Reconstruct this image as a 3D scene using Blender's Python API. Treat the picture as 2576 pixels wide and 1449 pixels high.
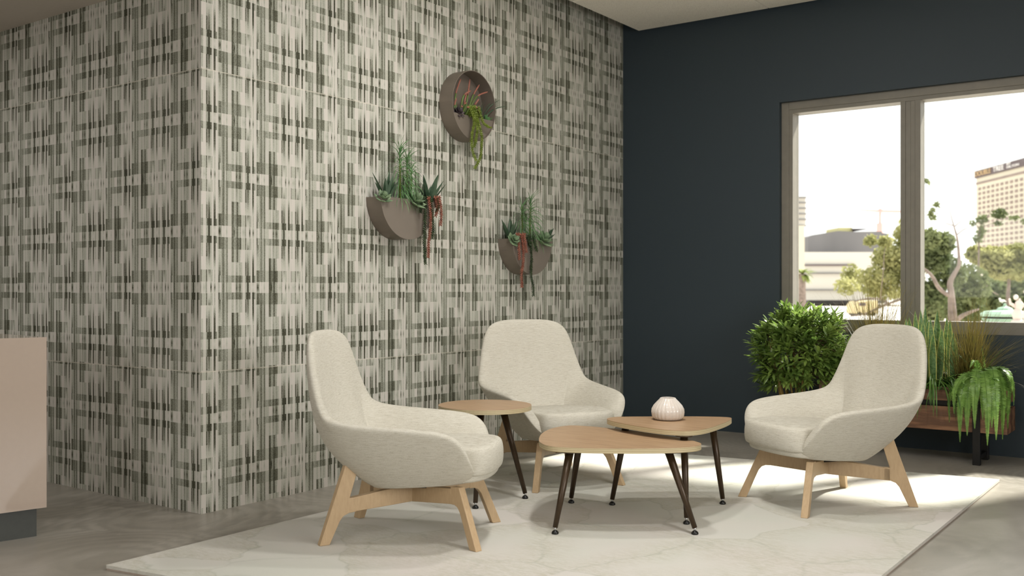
import bpy, bmesh, math, random
from mathutils import Vector, Matrix
from math import sin, cos, pi, radians, sqrt

SC = bpy.context.scene
for o in list(bpy.data.objects):
    bpy.data.objects.remove(o)

# ------------------------------------------------------------------ camera
YAW = radians(35.9)
CAMH = 1.2
FPX = 35.0 / 36.0 * 2576
HY = 728.0
cam_d = bpy.data.cameras.new('camera')
cam_d.lens = 35; cam_d.sensor_width = 36; cam_d.sensor_fit = 'HORIZONTAL'
cam_d.shift_y = (HY - 724.5) / 2576
cam_d.clip_end = 1500; cam_d.clip_start = 0.05
cam_d.dof.use_dof = True; cam_d.dof.focus_distance = 5.7; cam_d.dof.aperture_fstop = 2.6
cam = bpy.data.objects.new('camera', cam_d)
SC.collection.objects.link(cam)
cam.location = (0, 0, CAMH); cam.rotation_euler = (pi / 2, 0, YAW)
SC.camera = cam

# ------------------------------------------------------------------ view / world / lights
SC.view_settings.view_transform = 'Standard'
SC.view_settings.look = 'None'
SC.view_settings.gamma = 1.0
SC.view_settings.use_curve_mapping = False
SC.view_settings.exposure = 0.16
SC.cycles.use_denoising = True
SC.cycles.max_bounces = 8; SC.cycles.diffuse_bounces = 5; SC.cycles.glossy_bounces = 3
SC.cycles.transmission_bounces = 6; SC.cycles.transparent_max_bounces = 8
SC.cycles.sample_clamp_indirect = 6.0
SC.cycles.caustics_reflective = False; SC.cycles.caustics_refractive = False

world = bpy.data.worlds.new('overcast_sky'); SC.world = world
world.use_nodes = True
wn = world.node_tree; wn.nodes.clear()
_o = wn.nodes.new('ShaderNodeOutputWorld'); _b = wn.nodes.new('ShaderNodeBackground')
_b.inputs[0].default_value = (1.0, 0.99, 0.965, 1); _b.inputs[1].default_value = 1.55
wn.links.new(_b.outputs[0], _o.inputs[0])

def add_light(name, kind, loc, energy, color=(1, 1, 1), size=0.3, sizey=None, rot=(0, 0, 0), spread=None):
    d = bpy.data.lights.new(name, kind); d.energy = energy; d.color = color
    if kind == 'AREA':
        d.shape = 'RECTANGLE' if sizey else 'DISK'; d.size = size
        if sizey: d.size_y = sizey
        if spread: d.spread = spread
    if kind == 'SUN': d.angle = size
    o = bpy.data.objects.new(name, d); SC.collection.objects.link(o)
    o.location = loc; o.rotation_euler = rot
    return o

SUNDIR = Vector((-0.46, -0.93, -1.0)).normalized()
s = add_light('sun', 'SUN', (3, 14, 12), 11.0, (1.0, 0.95, 0.88), size=radians(4.2))
s.rotation_euler = SUNDIR.to_track_quat('-Z', 'Y').to_euler()
WARM = (1.0, 0.985, 0.965); DAY = (1.0, 1.0, 0.995)
for x, y, e in [(-2.3, 4.0, 30), (-2.9, 4.9, 22), (-1.2, 3.4, 26)]:
    add_light('ceiling_downlight', 'AREA', (x, y, 3.44), e, WARM, size=0.22)
add_light('ceiling_light_panel', 'AREA', (-1.0, 0.8, 2.86), 40, WARM, size=2.4, sizey=2.4)
add_light('ceiling_light_panel', 'AREA', (-6.3, 1.2, 2.86), 30, WARM, size=1.6, sizey=1.0)
add_light('offscreen_daylight', 'AREA', (2.52, 2.2, 1.75), 150, DAY, size=1.5, sizey=3.6, rot=(0, radians(90), 0))
add_light('offscreen_daylight', 'AREA', (-2.4, -3.12, 1.75), 60, DAY, size=3.6, sizey=1.5, rot=(radians(90), 0, 0))  # added fill behind the camera, brightens walls and chair fronts

# ------------------------------------------------------------------ helpers
CX = 1288.0
FW = (-sin(YAW), cos(YAW)); RT = (cos(YAW), sin(YAW))
def ground(px, py, z=0.0):
    d = FPX * (CAMH - z) / (py - HY); r = (px - CX) / FPX * d
    return (d * FW[0] + r * RT[0], d * FW[1] + r * RT[1])
def at_depth(px, py, d):
    r = (px - CX) / FPX * d
    return Vector((d * FW[0] + r * RT[0], d * FW[1] + r * RT[1], CAMH - (py - HY) / FPX * d))
def lin(c):
    c = c / 255.0
    return c / 12.92 if c <= 0.04045 else ((c + 0.055) / 1.055) ** 2.4
def rgb(r, g, b): return (lin(r), lin(g), lin(b), 1.0)

def tag(o, label=None, cat=None, group=None, kind=None):
    if label: o['label'] = label
    if cat: o['category'] = cat
    if group: o['group'] = group
    if kind: o['kind'] = kind
    return o
def empty(name, loc=(0, 0, 0), rz=0.0, label=None, cat=None, group=None):
    o = bpy.data.objects.new(name, None); SC.collection.objects.link(o)
    o.empty_display_size = 0.1
    o.location = loc; o.rotation_euler = (0, 0, rz)
    return tag(o, label, cat, group)
def copy_tree(o, parent=None):
    c = o.copy(); SC.collection.objects.link(c); c.parent = parent
    for ch in list(o.children): copy_tree(ch, c)
    return c

class MB:
    def __init__(self): self.v = []; self.f = []; self.m = []
    def add(self, vs, fs, mi=0):
        b = len(self.v); self.v += [tuple(p) for p in vs]
        for f in fs: self.f.append(tuple(i + b for i in f)); self.m.append(mi)
    def box(self, x0, x1, y0, y1, z0, z1, mi=0):
        v = [(x0,y0,z0),(x1,y0,z0),(x1,y1,z0),(x0,y1,z0),(x0,y0,z1),(x1,y0,z1),(x1,y1,z1),(x0,y1,z1)]
        self.add(v, [(0,3,2,1),(4,5,6,7),(0,1,5,4),(1,2,6,5),(2,3,7,6),(3,0,4,7)], mi)
    def tube(self, pts, rad, n=8, mi=0, caps=True):
        pts = [Vector(p) for p in pts]
        if not isinstance(rad, (list, tuple)): rad = [rad] * len(pts)
        ring = []
        up = None
        for i, p in enumerate(pts):
            t = (pts[min(i + 1, len(pts) - 1)] - pts[max(i - 1, 0)]).normalized()
            if up is None:
                up = Vector((1, 0, 0)) if abs(t.z) > 0.8 else Vector((0, 0, 1))
            a = t.cross(up).normalized(); up = a.cross(t).normalized(); b = up
            ring.append([p + (a * cos(2 * pi * k / n) + b * sin(2 * pi * k / n)) * rad[i] for k in range(n)])
        vs = [q for r in ring for q in r]; fs = []
        for i in range(len(pts) - 1):
            for k in range(n):
                k2 = (k + 1) % n
                fs.append((i * n + k, i * n + k2, (i + 1) * n + k2, (i + 1) * n + k))
        if caps:
            fs.append(tuple(range(n - 1, -1, -1))); fs.append(tuple((len(pts) - 1) * n + k for k in range(n)))
        self.add(vs, fs, mi)
    def lathe(self, prof, c=(0, 0, 0), n=24, mi=0, fn=None):
        vs = []; fs = []; L = len(prof)
        for k in range(n):
            a = 2 * pi * k / n
            for j, (r, z) in enumerate(prof):
                rr = r * (fn(a, j) if fn else 1)
                vs.append((c[0] + rr * cos(a), c[1] + rr * sin(a), c[2] + z))
        for k in range(n):
            for j in range(L - 1):
                k2 = (k + 1) % n
                fs.append((k * L + j, k2 * L + j, k2 * L + j + 1, k * L + j + 1))
        self.add(vs, fs, mi)
    def prism(self, poly, z0, z1, mi=0, mi_side=None):
        n = len(poly)
        vs = [(x, y, z0) for x, y in poly] + [(x, y, z1) for x, y in poly]
        self.add(vs, [tuple(range(n - 1, -1, -1)), tuple(range(n, 2 * n))], mi)
        self.add(vs, [(i, (i + 1) % n, n + (i + 1) % n, n + i) for i in range(n)], mi if mi_side is None else mi_side)
    def plate(self, poly3, nrm, th, mi=0):      # planar 3D polygon with thickness
        n = len(poly3); h = Vector(nrm) * (th / 2)
        vs = [Vector(p) - h for p in poly3] + [Vector(p) + h for p in poly3]
        self.add(vs, [tuple(range(n - 1, -1, -1)), tuple(range(n, 2 * n))] + [(i, (i + 1) % n, n + (i + 1) % n, n + i) for i in range(n)], mi)
    def blade(self, pts, wid, side, mi=0, fold=0.0, edge=None, edge_w=0.0):
        # leaf ribbon: centre line pts, half widths wid, side vector; V-fold lowers the midrib
        pts = [Vector(p) for p in pts]; side = Vector(side)
        vs = []; fs = []; ms = []
        N = len(pts)
        cols = [-1, 0, 1] if edge is None else [-1, -1 + edge_w, 0, 1 - edge_w, 1]
        K = len(cols)
        for i, p in enumerate(pts):
            t = (pts[min(i + 1, N - 1)] - pts[max(i - 1, 0)]).normalized()
            sd = (side - t * side.dot(t))
            sd = sd.normalized() if sd.length > 1e-6 else Vector((1, 0, 0))
            nr = t.cross(sd)
            for c in cols:
                vs.append(p + sd * (wid[i] * c) - nr * (wid[i] * fold * (1 - abs(c))))
        b = len(self.v); self.v += [tuple(q) for q in vs]
        for i in range(N - 1):
            for c in range(K - 1):
                self.f.append((b + i * K + c, b + i * K + c + 1, b + (i + 1) * K + c + 1, b + (i + 1) * K + c))
                self.m.append(edge if (edge is not None and c in (0, K - 2)) else mi)
    def build(self, name, mats, parent=None, smooth=False, bevel=0.0, subsurf=0, bev_seg=2, merge=False):
        me = bpy.data.meshes.new(name); me.from_pydata(self.v, [], self.f)
        if not isinstance(mats, (list, tuple)): mats = [mats]
        for m in mats: me.materials.append(m)
        for p, mi in zip(me.polygons, self.m): p.material_index = mi; p.use_smooth = smooth
        if merge:
            bm = bmesh.new(); bm.from_mesh(me)
            bmesh.ops.remove_doubles(bm, verts=bm.verts, dist=1e-5)
            bmesh.ops.recalc_face_normals(bm, faces=bm.faces)
            bm.to_mesh(me); bm.free()
        me.update()
        o = bpy.data.objects.new(name, me); SC.collection.objects.link(o)
        if parent is not None: o.parent = parent
        if bevel:
            b = o.modifiers.new('bevel', 'BEVEL'); b.width = bevel; b.segments = bev_seg; b.limit_method = 'ANGLE'; b.angle_limit = radians(40)
        if subsurf:
            q = o.modifiers.new('sub', 'SUBSURF'); q.levels = subsurf; q.render_levels = subsurf
        return o

# ------------------------------------------------------------------ materials
class NT:
    def __init__(self, name):
        self.m = bpy.data.materials.new(name); self.m.use_nodes = True
        self.t = self.m.node_tree; self.t.nodes.clear()
        self.out = self.t.nodes.new('ShaderNodeOutputMaterial')
        self.p = self.t.nodes.new('ShaderNodeBsdfPrincipled')
        self.t.links.new(self.p.outputs[0], self.out.inputs[0])
    def n(self, k, **kw):
        x = self.t.nodes.new(k)
        for a, b in kw.items(): setattr(x, a, b)
        return x
    def l(self, a, b): self.t.links.new(a, b)
    def set(self, sock, v):
        if hasattr(v, 'is_linked') or isinstance(v, bpy.types.NodeSocket): self.l(v, sock)
        else: sock.default_value = v
    def math(self, op, a, b=None, c=None, clamp=False):
        x = self.n('ShaderNodeMath', operation=op); x.use_clamp = clamp
        self.set(x.inputs[0], a)
        if b is not None: self.set(x.inputs[1], b)
        if c is not None: self.set(x.inputs[2], c)
        return x.outputs[0]
    def mixc(self, f, a, b, mode='MIX'):
        x = self.n('ShaderNodeMix', data_type='RGBA', blend_type=mode)
        self.set(x.inputs[0], f); self.set(x.inputs[6], a); self.set(x.inputs[7], b)
        return x.outputs[2]
    def mixf(self, f, a, b):
        x = self.n('ShaderNodeMix', data_type='FLOAT')
        self.set(x.inputs[0], f); self.set(x.inputs[2], a); self.set(x.inputs[3], b)
        return x.outputs[0]
    def coord(self, kind='Object', scale=(1, 1, 1), loc=(0, 0, 0), rot=(0, 0, 0)):
        if kind == 'World': src = self.n('ShaderNodeNewGeometry').outputs['Position']
        else: src = self.n('ShaderNodeTexCoord').outputs[kind]
        mp = self.n('ShaderNodeMapping'); self.l(src, mp.inputs[0])
        mp.inputs['Scale'].default_value = scale; mp.inputs['Location'].default_value = loc; mp.inputs['Rotation'].default_value = rot
        return mp.outputs[0]
    def noise(self, vec, scale=5, detail=3, rough=0.5, dist=0.0):
        x = self.n('ShaderNodeTexNoise'); self.l(vec, x.inputs['Vector'])
        x.inputs['Scale'].default_value = scale; x.inputs['Detail'].default_value = detail
        x.inputs['Roughness'].default_value = rough; x.inputs['Distortion'].default_value = dist
        return x.outputs[0]
    def ramp(self, f, stops, interp='LINEAR'):
        x = self.n('ShaderNodeValToRGB'); x.color_ramp.interpolation = interp
        e = x.color_ramp.elements
        while len(e) > 1: e.remove(e[-1])
        e[0].position = stops[0][0]; e[0].color = stops[0][1]
        for p, c in stops[1:]:
            q = e.new(p); q.color = c
        self.l(f, x.inputs[0]); return x.outputs[0]
    def bump(self, h, strength=0.3, dist=0.01):
        x = self.n('ShaderNodeBump'); x.inputs['Strength'].default_value = strength; x.inputs['Distance'].default_value = dist
        self.l(h, x.inputs['Height']); self.l(x.outputs[0], self.p.inputs['Normal'])
    def base(self, c): self.set(self.p.inputs['Base Color'], c)
    def rough(self, r): self.set(self.p.inputs['Roughness'], r)
    def setp(self, **kw):
        for k, v in kw.items(): self.p.inputs[k.replace('_', ' ')].default_value = v

def simple(name, c, rough=0.5, metal=0.0, nscale=40, namp=0.08, spec=0.5, stretch=(1, 1, 1)):
    t = NT(name)
    f = t.noise(t.coord('Object', stretch), nscale, 3)
    dk = tuple(x * (1 - namp) for x in c[:3]) + (1,); lt = tuple(min(1, x * (1 + namp)) for x in c[:3]) + (1,)
    t.base(t.ramp(f, [(0.3, dk), (0.7, lt)])); t.rough(rough); t.setp(Metallic=metal)
    t.p.inputs['Specular IOR Level'].default_value = spec
    return t.m

# wallpaper ---------------------------------------------------------------
PU = 0.6255; CW = 0.261; XW = 0.1035; TILE = 1.625
BANDS = [
 (0.0, [(50,.10),(78,.42),(100,.06),(150,.5),(170,.7),(215,.25),(245,.35),(255,.66),(275,.36),(380,.02),(475,.75,.55),(520,.35),(545,.8,.55),(595,.36),(635,.02),(700,.45),(745,.97),(785,.35),(825,.05),(868,.1,.4),(912,.03)]),
 (.09, [(50,.12),(78,.97),(100,.45),(150,.5),(170,.7),(215,.42),(240,.58),(255,.72),(290,.5),(380,.62),(430,.46),(475,.78),(520,.6),(545,.8),(595,.62),(635,.22),(700,.5),(712,.82),(735,.9),(745,1.),(790,.88),(825,.15),(868,1.),(912,.6),(945,.05)]),
 (.216,[(50,.10),(78,.75,.45),(130,.35),(150,.55),(170,.7),(215,.45),(252,.66),(292,.28,.2),(320,.14),(380,.36),(430,.1),(475,.52,.4),(520,.3),(550,.45),(590,.36),(632,.04),(700,.8),(735,.1),(745,.88,.65),(785,.45,.36),(825,.04),(868,.95,.8),(912,.03)]),
 (.455,[(50,.10),(78,.45,.36),(130,.35),(150,.55),(170,.68),(215,.42),(252,.66),(292,.1),(380,.82),(430,.46),(495,.86),(530,.46),(580,.02,.25),(605,.0),(700,.5,.25),(735,.06),(745,.6,.2),(785,.36,.2),(825,.04),(868,.8,.22),(912,.02)]),
 (.686,[(50,.32),(78,.8),(130,.65),(155,.62),(170,.7),(215,.55),(252,.66),(292,.32),(380,.88),(430,.64),(495,.92),(530,.78),(605,.34),(700,.72),(725,.22),(745,.6,.1),(800,.4),(825,.3),(850,.04),(880,.38),(905,.08),(912,.02)]),
 (.898,[(50,.08),(78,.4,.92),(130,.4),(155,.02),(190,.3,.08),(215,.02),(250,.15,.4),(285,.02),(380,.86),(430,.6,1.),(460,.5),(495,.86),(530,.46),(600,.04),(625,.1,.36),(690,.46,.5),(720,.04),(795,.3,.85),(825,.04),(875,.2,.65),(912,.02)]),
]
def wallpaper(name, axis, u_shift):
    t = NT(name)
    sep = t.n('ShaderNodeSeparateXYZ'); t.l(t.n('ShaderNodeNewGeometry').outputs['Position'], sep.inputs[0])
    u = t.math('ADD', sep.outputs[axis], u_shift)
    u = t.math('FLOORED_MODULO', u, PU)
    vt = t.math('FLOORED_MODULO', t.math('SUBTRACT', sep.outputs[2], 0.760), TILE)     # height in panel
    half = 0.306
    a = t.math('DIVIDE', t.math('SUBTRACT', vt, 0.4506), half)
    m = t.math('PINGPONG', a, 1.0)                                                   # 0 on axis A, 1 on axis B
    second = t.math('GREATER_THAN', u, CW)
    m = t.mixf(second, m, t.math('SUBTRACT', 1.0, m))
    x = t.math('SUBTRACT', u, t.math('MULTIPLY', second, CW))
    rep = t.math('GREATER_THAN', x, CW)
    x = t.math('SUBTRACT', x, t.math('MULTIPLY', rep, XW))
    x = t.math('DIVIDE', x, CW)
    val = None
    for k, (m0, cols) in enumerate(BANDS):
        m1 = BANDS[k + 1][0] if k + 1 < len(BANDS) else 1.0
        stops = []
        for c in cols:
            e = c[2] if len(c) > 2 else c[1]
            stops.append((max(0.0, (c[0] - 50) / 900.0), (c[1], e, 0, 1)))
        col = t.ramp(x, stops, 'CONSTANT')
        sp = t.n('ShaderNodeSeparateColor'); t.l(col, sp.inputs[0])
        f = t.math('DIVIDE', t.math('SUBTRACT', m, m0), m1 - m0, clamp=True)
        bv = t.mixf(f, sp.outputs[0], sp.outputs[1])
        val = bv if val is None else t.mixf(t.math('GREATER_THAN', m, m0), val, bv)
    # fine grain and thread lines printed in the ink
    cs = (1, 1, 1)
    g1 = t.noise(t.coord('World', (230, 230, 150)), 1.0, 2, .6)
    g2 = t.noise(t.coord('World', (9, 9, 3.0)), 1.0, 2, .5)
    g3 = t.noise(t.coord('World', (420, 420, 1.6)), 1.0, 2, .6)
    gr = t.math('ADD', t.math('MULTIPLY', t.math('SUBTRACT', g1, .5), 1.0), t.math('ADD', t.math('MULTIPLY', t.math('SUBTRACT', g2, .5), .8), t.math('MULTIPLY', t.math('SUBTRACT', g3, .5), 1.3)))
    val = t.math('ADD', val, t.math('MULTIPLY', gr, t.math('ADD', t.math('MULTIPLY', val, .7), .13)), clamp=True)
    col = t.ramp(val, [(0, rgb(200, 194, 185)), (.12, rgb(190, 187, 177)), (.36, rgb(174, 174, 160)), (.5, rgb(150, 151, 138)), (.62, rgb(126, 127, 113)), (.8, rgb(92, 92, 77)), (1, rgb(56, 56, 42))])
    seam = t.math('LESS_THAN', t.math('ABSOLUTE', t.math('SUBTRACT', vt, 1.622)), .0024)
    col = t.mixc(t.math('MULTIPLY', seam, .55), col, rgb(216, 208, 192))
    t.base(col); t.rough(.75); t.p.inputs['Specular IOR Level'].default_value = .25
    return t.m
M = {}
M['paper_right'] = wallpaper('printed_wallcovering_right', 1, -3.444 + .0 + 0.0087 + 10 * PU)
M['paper_left'] = wallpaper('printed_wallcovering_left', 0, 5.713 + .0087 + CW + 10 * PU)

t = NT('navy_paint'); f = t.noise(t.coord('World', (1, 1, 1)), 90, 2)
t.base(rgb(46, 56, 62)); t.rough(.55); t.p.inputs['Specular IOR Level'].default_value = .35; t.bump(f, .03, .002); M['navy'] = t.m
M['white_wall'] = simple('plain_wall_paint', rgb(176, 168, 154), .8, namp=.02)
M['dark_void'] = simple('dark_plenum', rgb(16, 18, 20), .9)
M['ceiling'] = simple('ceiling_paint', rgb(186, 178, 166), .85, nscale=60, namp=.02)
t = NT('acoustic_tile'); f = t.noise(t.coord('World', (1, 1, 1)), 160, 3, .7)
t.base(t.ramp(f, [(.38, rgb(212, 205, 194)), (.5, rgb(235, 229, 218))])); t.rough(.9); M['tile'] = t.m

# concrete floor
t = NT('polished_concrete'); c = t.coord('World')
n1 = t.noise(c, .9, 6, .6, .6); n2 = t.noise(t.coord('World', (1, .45, 1), rot=(0, 0, .5)), 3.2, 8, .72, 1.2)
vo = t.n('ShaderNodeTexVoronoi'); vo.feature = 'F1'; vo.inputs['Scale'].default_value = .85; t.l(t.coord('World', (1, 1, 1), loc=(.33, .1, 0)), vo.inputs['Vector'])
sw = t.math('SINE', t.math('ADD', t.math('MULTIPLY', vo.outputs['Distance'], 130.0), t.math('MULTIPLY', n2, 22.0)))
swm = t.math('MULTIPLY', t.ramp(t.noise(c, .55, 2), [(.46, (0, 0, 0, 1)), (.62, (1, 1, 1, 1))]), .42)
mix = t.math('ADD', t.math('MULTIPLY', n1, .55), t.math('MULTIPLY', n2, .45))
col = t.ramp(mix, [(.36, rgb(132, 125, 114)), (.5, rgb(152, 146, 135)), (.64, rgb(172, 166, 156))])
col = t.mixc(t.math('MULTIPLY', t.math('ADD', t.math('MULTIPLY', sw, .5), .5), swm), col, rgb(112, 108, 98))
f3 = t.noise(c, 260, 2, .7); col = t.mixc(t.math('MULTIPLY', f3, .16), col, rgb(116, 110, 102))
t.base(col); t.rough(t.mixf(n2, .22, .42)); t.p.inputs['Specular IOR Level'].default_value = .45
t.bump(n2, .04, .004); M['concrete'] = t.m

# rug
t = NT('marbled_rug'); c0 = t.coord('World', (1.0, 1.0, 1)); 
wn_ = t.n('ShaderNodeTexNoise'); t.l(c0, wn_.inputs['Vector']); wn_.inputs['Scale'].default_value = 3.4; wn_.inputs['Detail'].default_value = 4
va = t.n('ShaderNodeVectorMath', operation='SCALE'); t.l(wn_.outputs['Color'], va.inputs[0]); va.inputs['Scale'].default_value = .22
vb = t.n('ShaderNodeVectorMath', operation='ADD'); t.l(c0, vb.inputs[0]); t.l(va.outputs[0], vb.inputs[1])
v = t.n('ShaderNodeTexVoronoi'); v.feature = 'DISTANCE_TO_EDGE'; v.inputs['Scale'].default_value = 1.9; t.l(vb.outputs[0], v.inputs['Vector'])
v2 = t.n('ShaderNodeTexVoronoi'); v2.feature = 'F1'; v2.inputs['Scale'].default_value = 1.9; t.l(vb.outputs[0], v2.inputs['Vector'])
sepc = t.n('ShaderNodeSeparateColor'); t.l(v2.outputs['Color'], sepc.inputs[0])
fib = t.noise(t.coord('World', (1, 3, 1), rot=(0, 0, .6)), 26, 5, .75)
inner = t.math('MULTIPLY', t.ramp(v.outputs['Distance'], [(.0, (.9, .9, .9, 1)), (.16, (.45, .45, .45, 1)), (.34, (0, 0, 0, 1))]), t.math('GREATER_THAN', sepc.outputs[0], .35))
patch = t.math('MULTIPLY', inner, t.ramp(fib, [(.38, (0, 0, 0, 1)), (.66, (1, 1, 1, 1))]))
line = t.math('MULTIPLY', t.ramp(v.outputs['Distance'], [(.0, (1, 1, 1, 1)), (.012, (.5, .5, .5, 1)), (.02, (0, 0, 0, 1))]), t.ramp(t.noise(c0, 2.6, 3), [(.4, (.1, .1, .1, 1)), (.6, (1, 1, 1, 1))]))
tone = t.ramp(t.noise(c0, 1.3, 3), [(.35, rgb(201, 195, 188)), (.65, rgb(196, 196, 186))])
col = t.mixc(t.math('MULTIPLY', patch, .75), tone, rgb(170, 166, 146))
col = t.mixc(t.math('MULTIPLY', line, .34), col, rgb(150, 154, 140))
t.base(col); t.rough(.9); t.p.inputs['Specular IOR Level'].default_value = .15
t.bump(t.noise(c0, 420, 2, .7), .25, .004); M['rug'] = t.m
M['rug_back'] = simple('rug_backing', rgb(176, 160, 146), .8)

# fabric
t = NT('woven_upholstery'); 
a = t.noise(t.coord('Object', (26, 26, 340)), 1.0, 4, .75); b = t.noise(t.coord('Object', (300, 300, 300)), 1.0, 2, .6)
h = t.math('ADD', t.math('MULTIPLY', a, .65), t.math('MULTIPLY', b, .35))
t.base(t.ramp(h, [(.33, rgb(160, 153, 138)), (.46, rgb(188, 183, 169)), (.62, rgb(201, 197, 185))])); t.rough(.92)
t.p.inputs['Specular IOR Level'].default_value = .2
t.bump(h, .35, .003); M['fabric'] = t.m

def wood(name, c1, c2, c3, scale=(1, 1, 1), ns=18, rough=.5, bands=9.0, wf=.42):
    t = NT(name); co = t.coord('Object', scale)
    w = t.n('ShaderNodeTexWave'); w.wave_type = 'BANDS'; w.bands_direction = 'Y'
    t.l(co, w.inputs['Vector']); w.inputs['Scale'].default_value = bands; w.inputs['Distortion'].default_value = 5.5; w.inputs['Detail'].default_value = 3; w.inputs['Detail Scale'].default_value = 1.2
    f = t.noise(co, ns, 5, .65)
    h = t.math('ADD', t.math('MULTIPLY', w.outputs['Fac'], wf), t.math('MULTIPLY', f, 1 - wf))
    t.base(t.ramp(h, [(.28, c1), (.5, c2), (.75, c3)])); t.rough(rough); t.bump(f, .05, .002)
    return t.m
M['beech'] = wood('pale_oak', rgb(172, 145, 111), rgb(179, 153, 118), rgb(186, 160, 125), (1.5, 1.5, .35), 60, .5, .6, .1)
M['table_wood'] = wood('table_laminate', rgb(150, 120, 90), rgb(166, 136, 104), rgb(178, 149, 117), (.8, 5.5, 1), 7, .42, .5, .06)
M['planter_wood'] = wood('walnut_boards', rgb(92, 62, 42), rgb(122, 86, 60), rgb(146, 108, 78), (1.1, 1, 7), 7, .5, 2.2)
t = NT('plywood_edge'); sp = t.n('ShaderNodeSeparateXYZ'); t.l(t.n('ShaderNodeTexCoord').outputs['Object'], sp.inputs[0])
s_ = t.math('SINE', t.math('MULTIPLY', sp.outputs[2], 2 * pi / .0088))
t.base(t.ramp(s_, [(.0, rgb(172, 156, 120)), (.1, rgb(188, 173, 138)), (.8, rgb(193, 180, 146))])); t.rough(.55); M['ply'] = t.m
M['bronze'] = simple('dark_bronze_metal', rgb(60, 45, 28), .36, .35, 60, .1)
M['glide'] = simple('black_plastic', rgb(14, 14, 14), .3)
M['steel'] = simple('bright_steel', rgb(190, 190, 188), .25, .9)
M['ceramic'] = simple('white_glaze', rgb(205, 196, 186), .12, namp=.02)
M['pot'] = simple('taupe_metal', rgb(120, 110, 99), .48, .3, 6, .06)
M['soil'] = simple('dark_soil', rgb(34, 26, 20), .95, nscale=90, namp=.4)
M['black_metal'] = simple('black_steel', rgb(22, 21, 20), .45, .4, 30, .2)
M['desk'] = simple('taupe_gloss_laminate', rgb(176, 160, 146), .06, namp=.01)
M['kick'] = simple('dark_kickplate', rgb(52, 54, 48), .4)
M['frame'] = simple('painted_window_frame', rgb(116, 111, 100), .5, nscale=14, namp=.06, stretch=(1, 1, 1))
def leafmat(name, c1, c2, rough=.45, trans=.25, ns=30):
    t = NT(name); f = t.noise(t.coord('Object'), ns, 3)
    col = t.ramp(f, [(.35, c1), (.65, c2)])
    t.base(col); t.rough(rough)
    tr = t.n('ShaderNodeBsdfTranslucent'); t.l(col, tr.inputs[0])
    mx = t.n('ShaderNodeMixShader'); mx.inputs[0].default_value = trans
    t.l(t.p.outputs[0], mx.inputs[1]); t.l(tr.outputs[0], mx.inputs[2]); t.l(mx.outputs[0], t.out.inputs[0])
    return t.m
M['shrub'] = leafmat('shrub_leaf', rgb(96, 124, 58), rgb(144, 168, 84), .34, .45, 9)
M['cane'] = simple('cane_stem', rgb(120, 98, 44), .6)
M['twig'] = simple('brown_twig', rgb(84, 62, 44), .7)
M['grass'] = leafmat('sedge_blade', rgb(96, 92, 40), rgb(124, 108, 56), .5, .3, 12)
M['fern'] = leafmat('fern_frond', rgb(104, 142, 62), rgb(134, 170, 84), .33, .3, 20)
M['strap'] = leafmat('strap_leaf', rgb(60, 98, 40), rgb(96, 130, 54), .4, .25, 12)
M['snake'] = leafmat('snake_leaf', rgb(58, 92, 48), rgb(102, 132, 80), .4, .12, 70)
M['snake_edge'] = leafmat('snake_leaf_margin', rgb(170, 172, 92), rgb(186, 188, 108), .45, .15, 20)
M['agave'] = leafmat('agave_leaf', rgb(48, 72, 50), rgb(78, 98, 76), .5, .05, 14)
M['feather'] = leafmat('feathery_leaf', rgb(82, 128, 76), rgb(114, 156, 98), .45, .2, 30)
M['feather_stem'] = simple('green_stem', rgb(112, 128, 40), .5)
M['sage'] = leafmat('sage_succulent', rgb(92, 116, 84), rgb(128, 148, 112), .55, .05, 20)
M['purple'] = leafmat('purple_succulent', rgb(58, 48, 52), rgb(84, 72, 74), .5, .03, 20)
M['lime_tail'] = leafmat('lime_trailing', rgb(106, 122, 40), rgb(140, 156, 66), .5, .1, 40)
M['dark_tail'] = leafmat('dark_trailing', rgb(38, 54, 30), rgb(62, 80, 44), .5, .05, 40)
M['red_tail'] = leafmat('russet_trailing', rgb(140, 84, 66), rgb(168, 110, 90), .5, .05, 40)
M['aloe'] = simple('aloe_leaf', rgb(92, 112, 54), .5, nscale=12, namp=.2)
M['aloe_tip'] = simple('aloe_russet_tip', rgb(146, 92, 76), .55, nscale=30, namp=.15)

# ------------------------------------------------------------------ room shell
WX, WY, LY = -4.46, 7.87, 3.33      # patterned wall plane x, window wall plane y, left return plane y
def struct(mb, name, mat, parent=None, **kw):
    o = mb.build(name, mat, parent, **kw)
    if parent is None: o['kind'] = 'structure'
    return o
b = MB(); b.box(-9.2, 2.6, -3.2, 8.2, -.1, 0); struct(b, 'floor', M['concrete'])
b = MB(); b.box(WX - .25, WX, LY + .001, WY, 0, 3.75); struct(b, 'wall_center', M['paper_right'])
b = MB(); b.box(-9.0, WX - .0005, LY, LY + .25, 0, 2.892); struct(b, 'wall_left', M['paper_left'])
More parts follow.
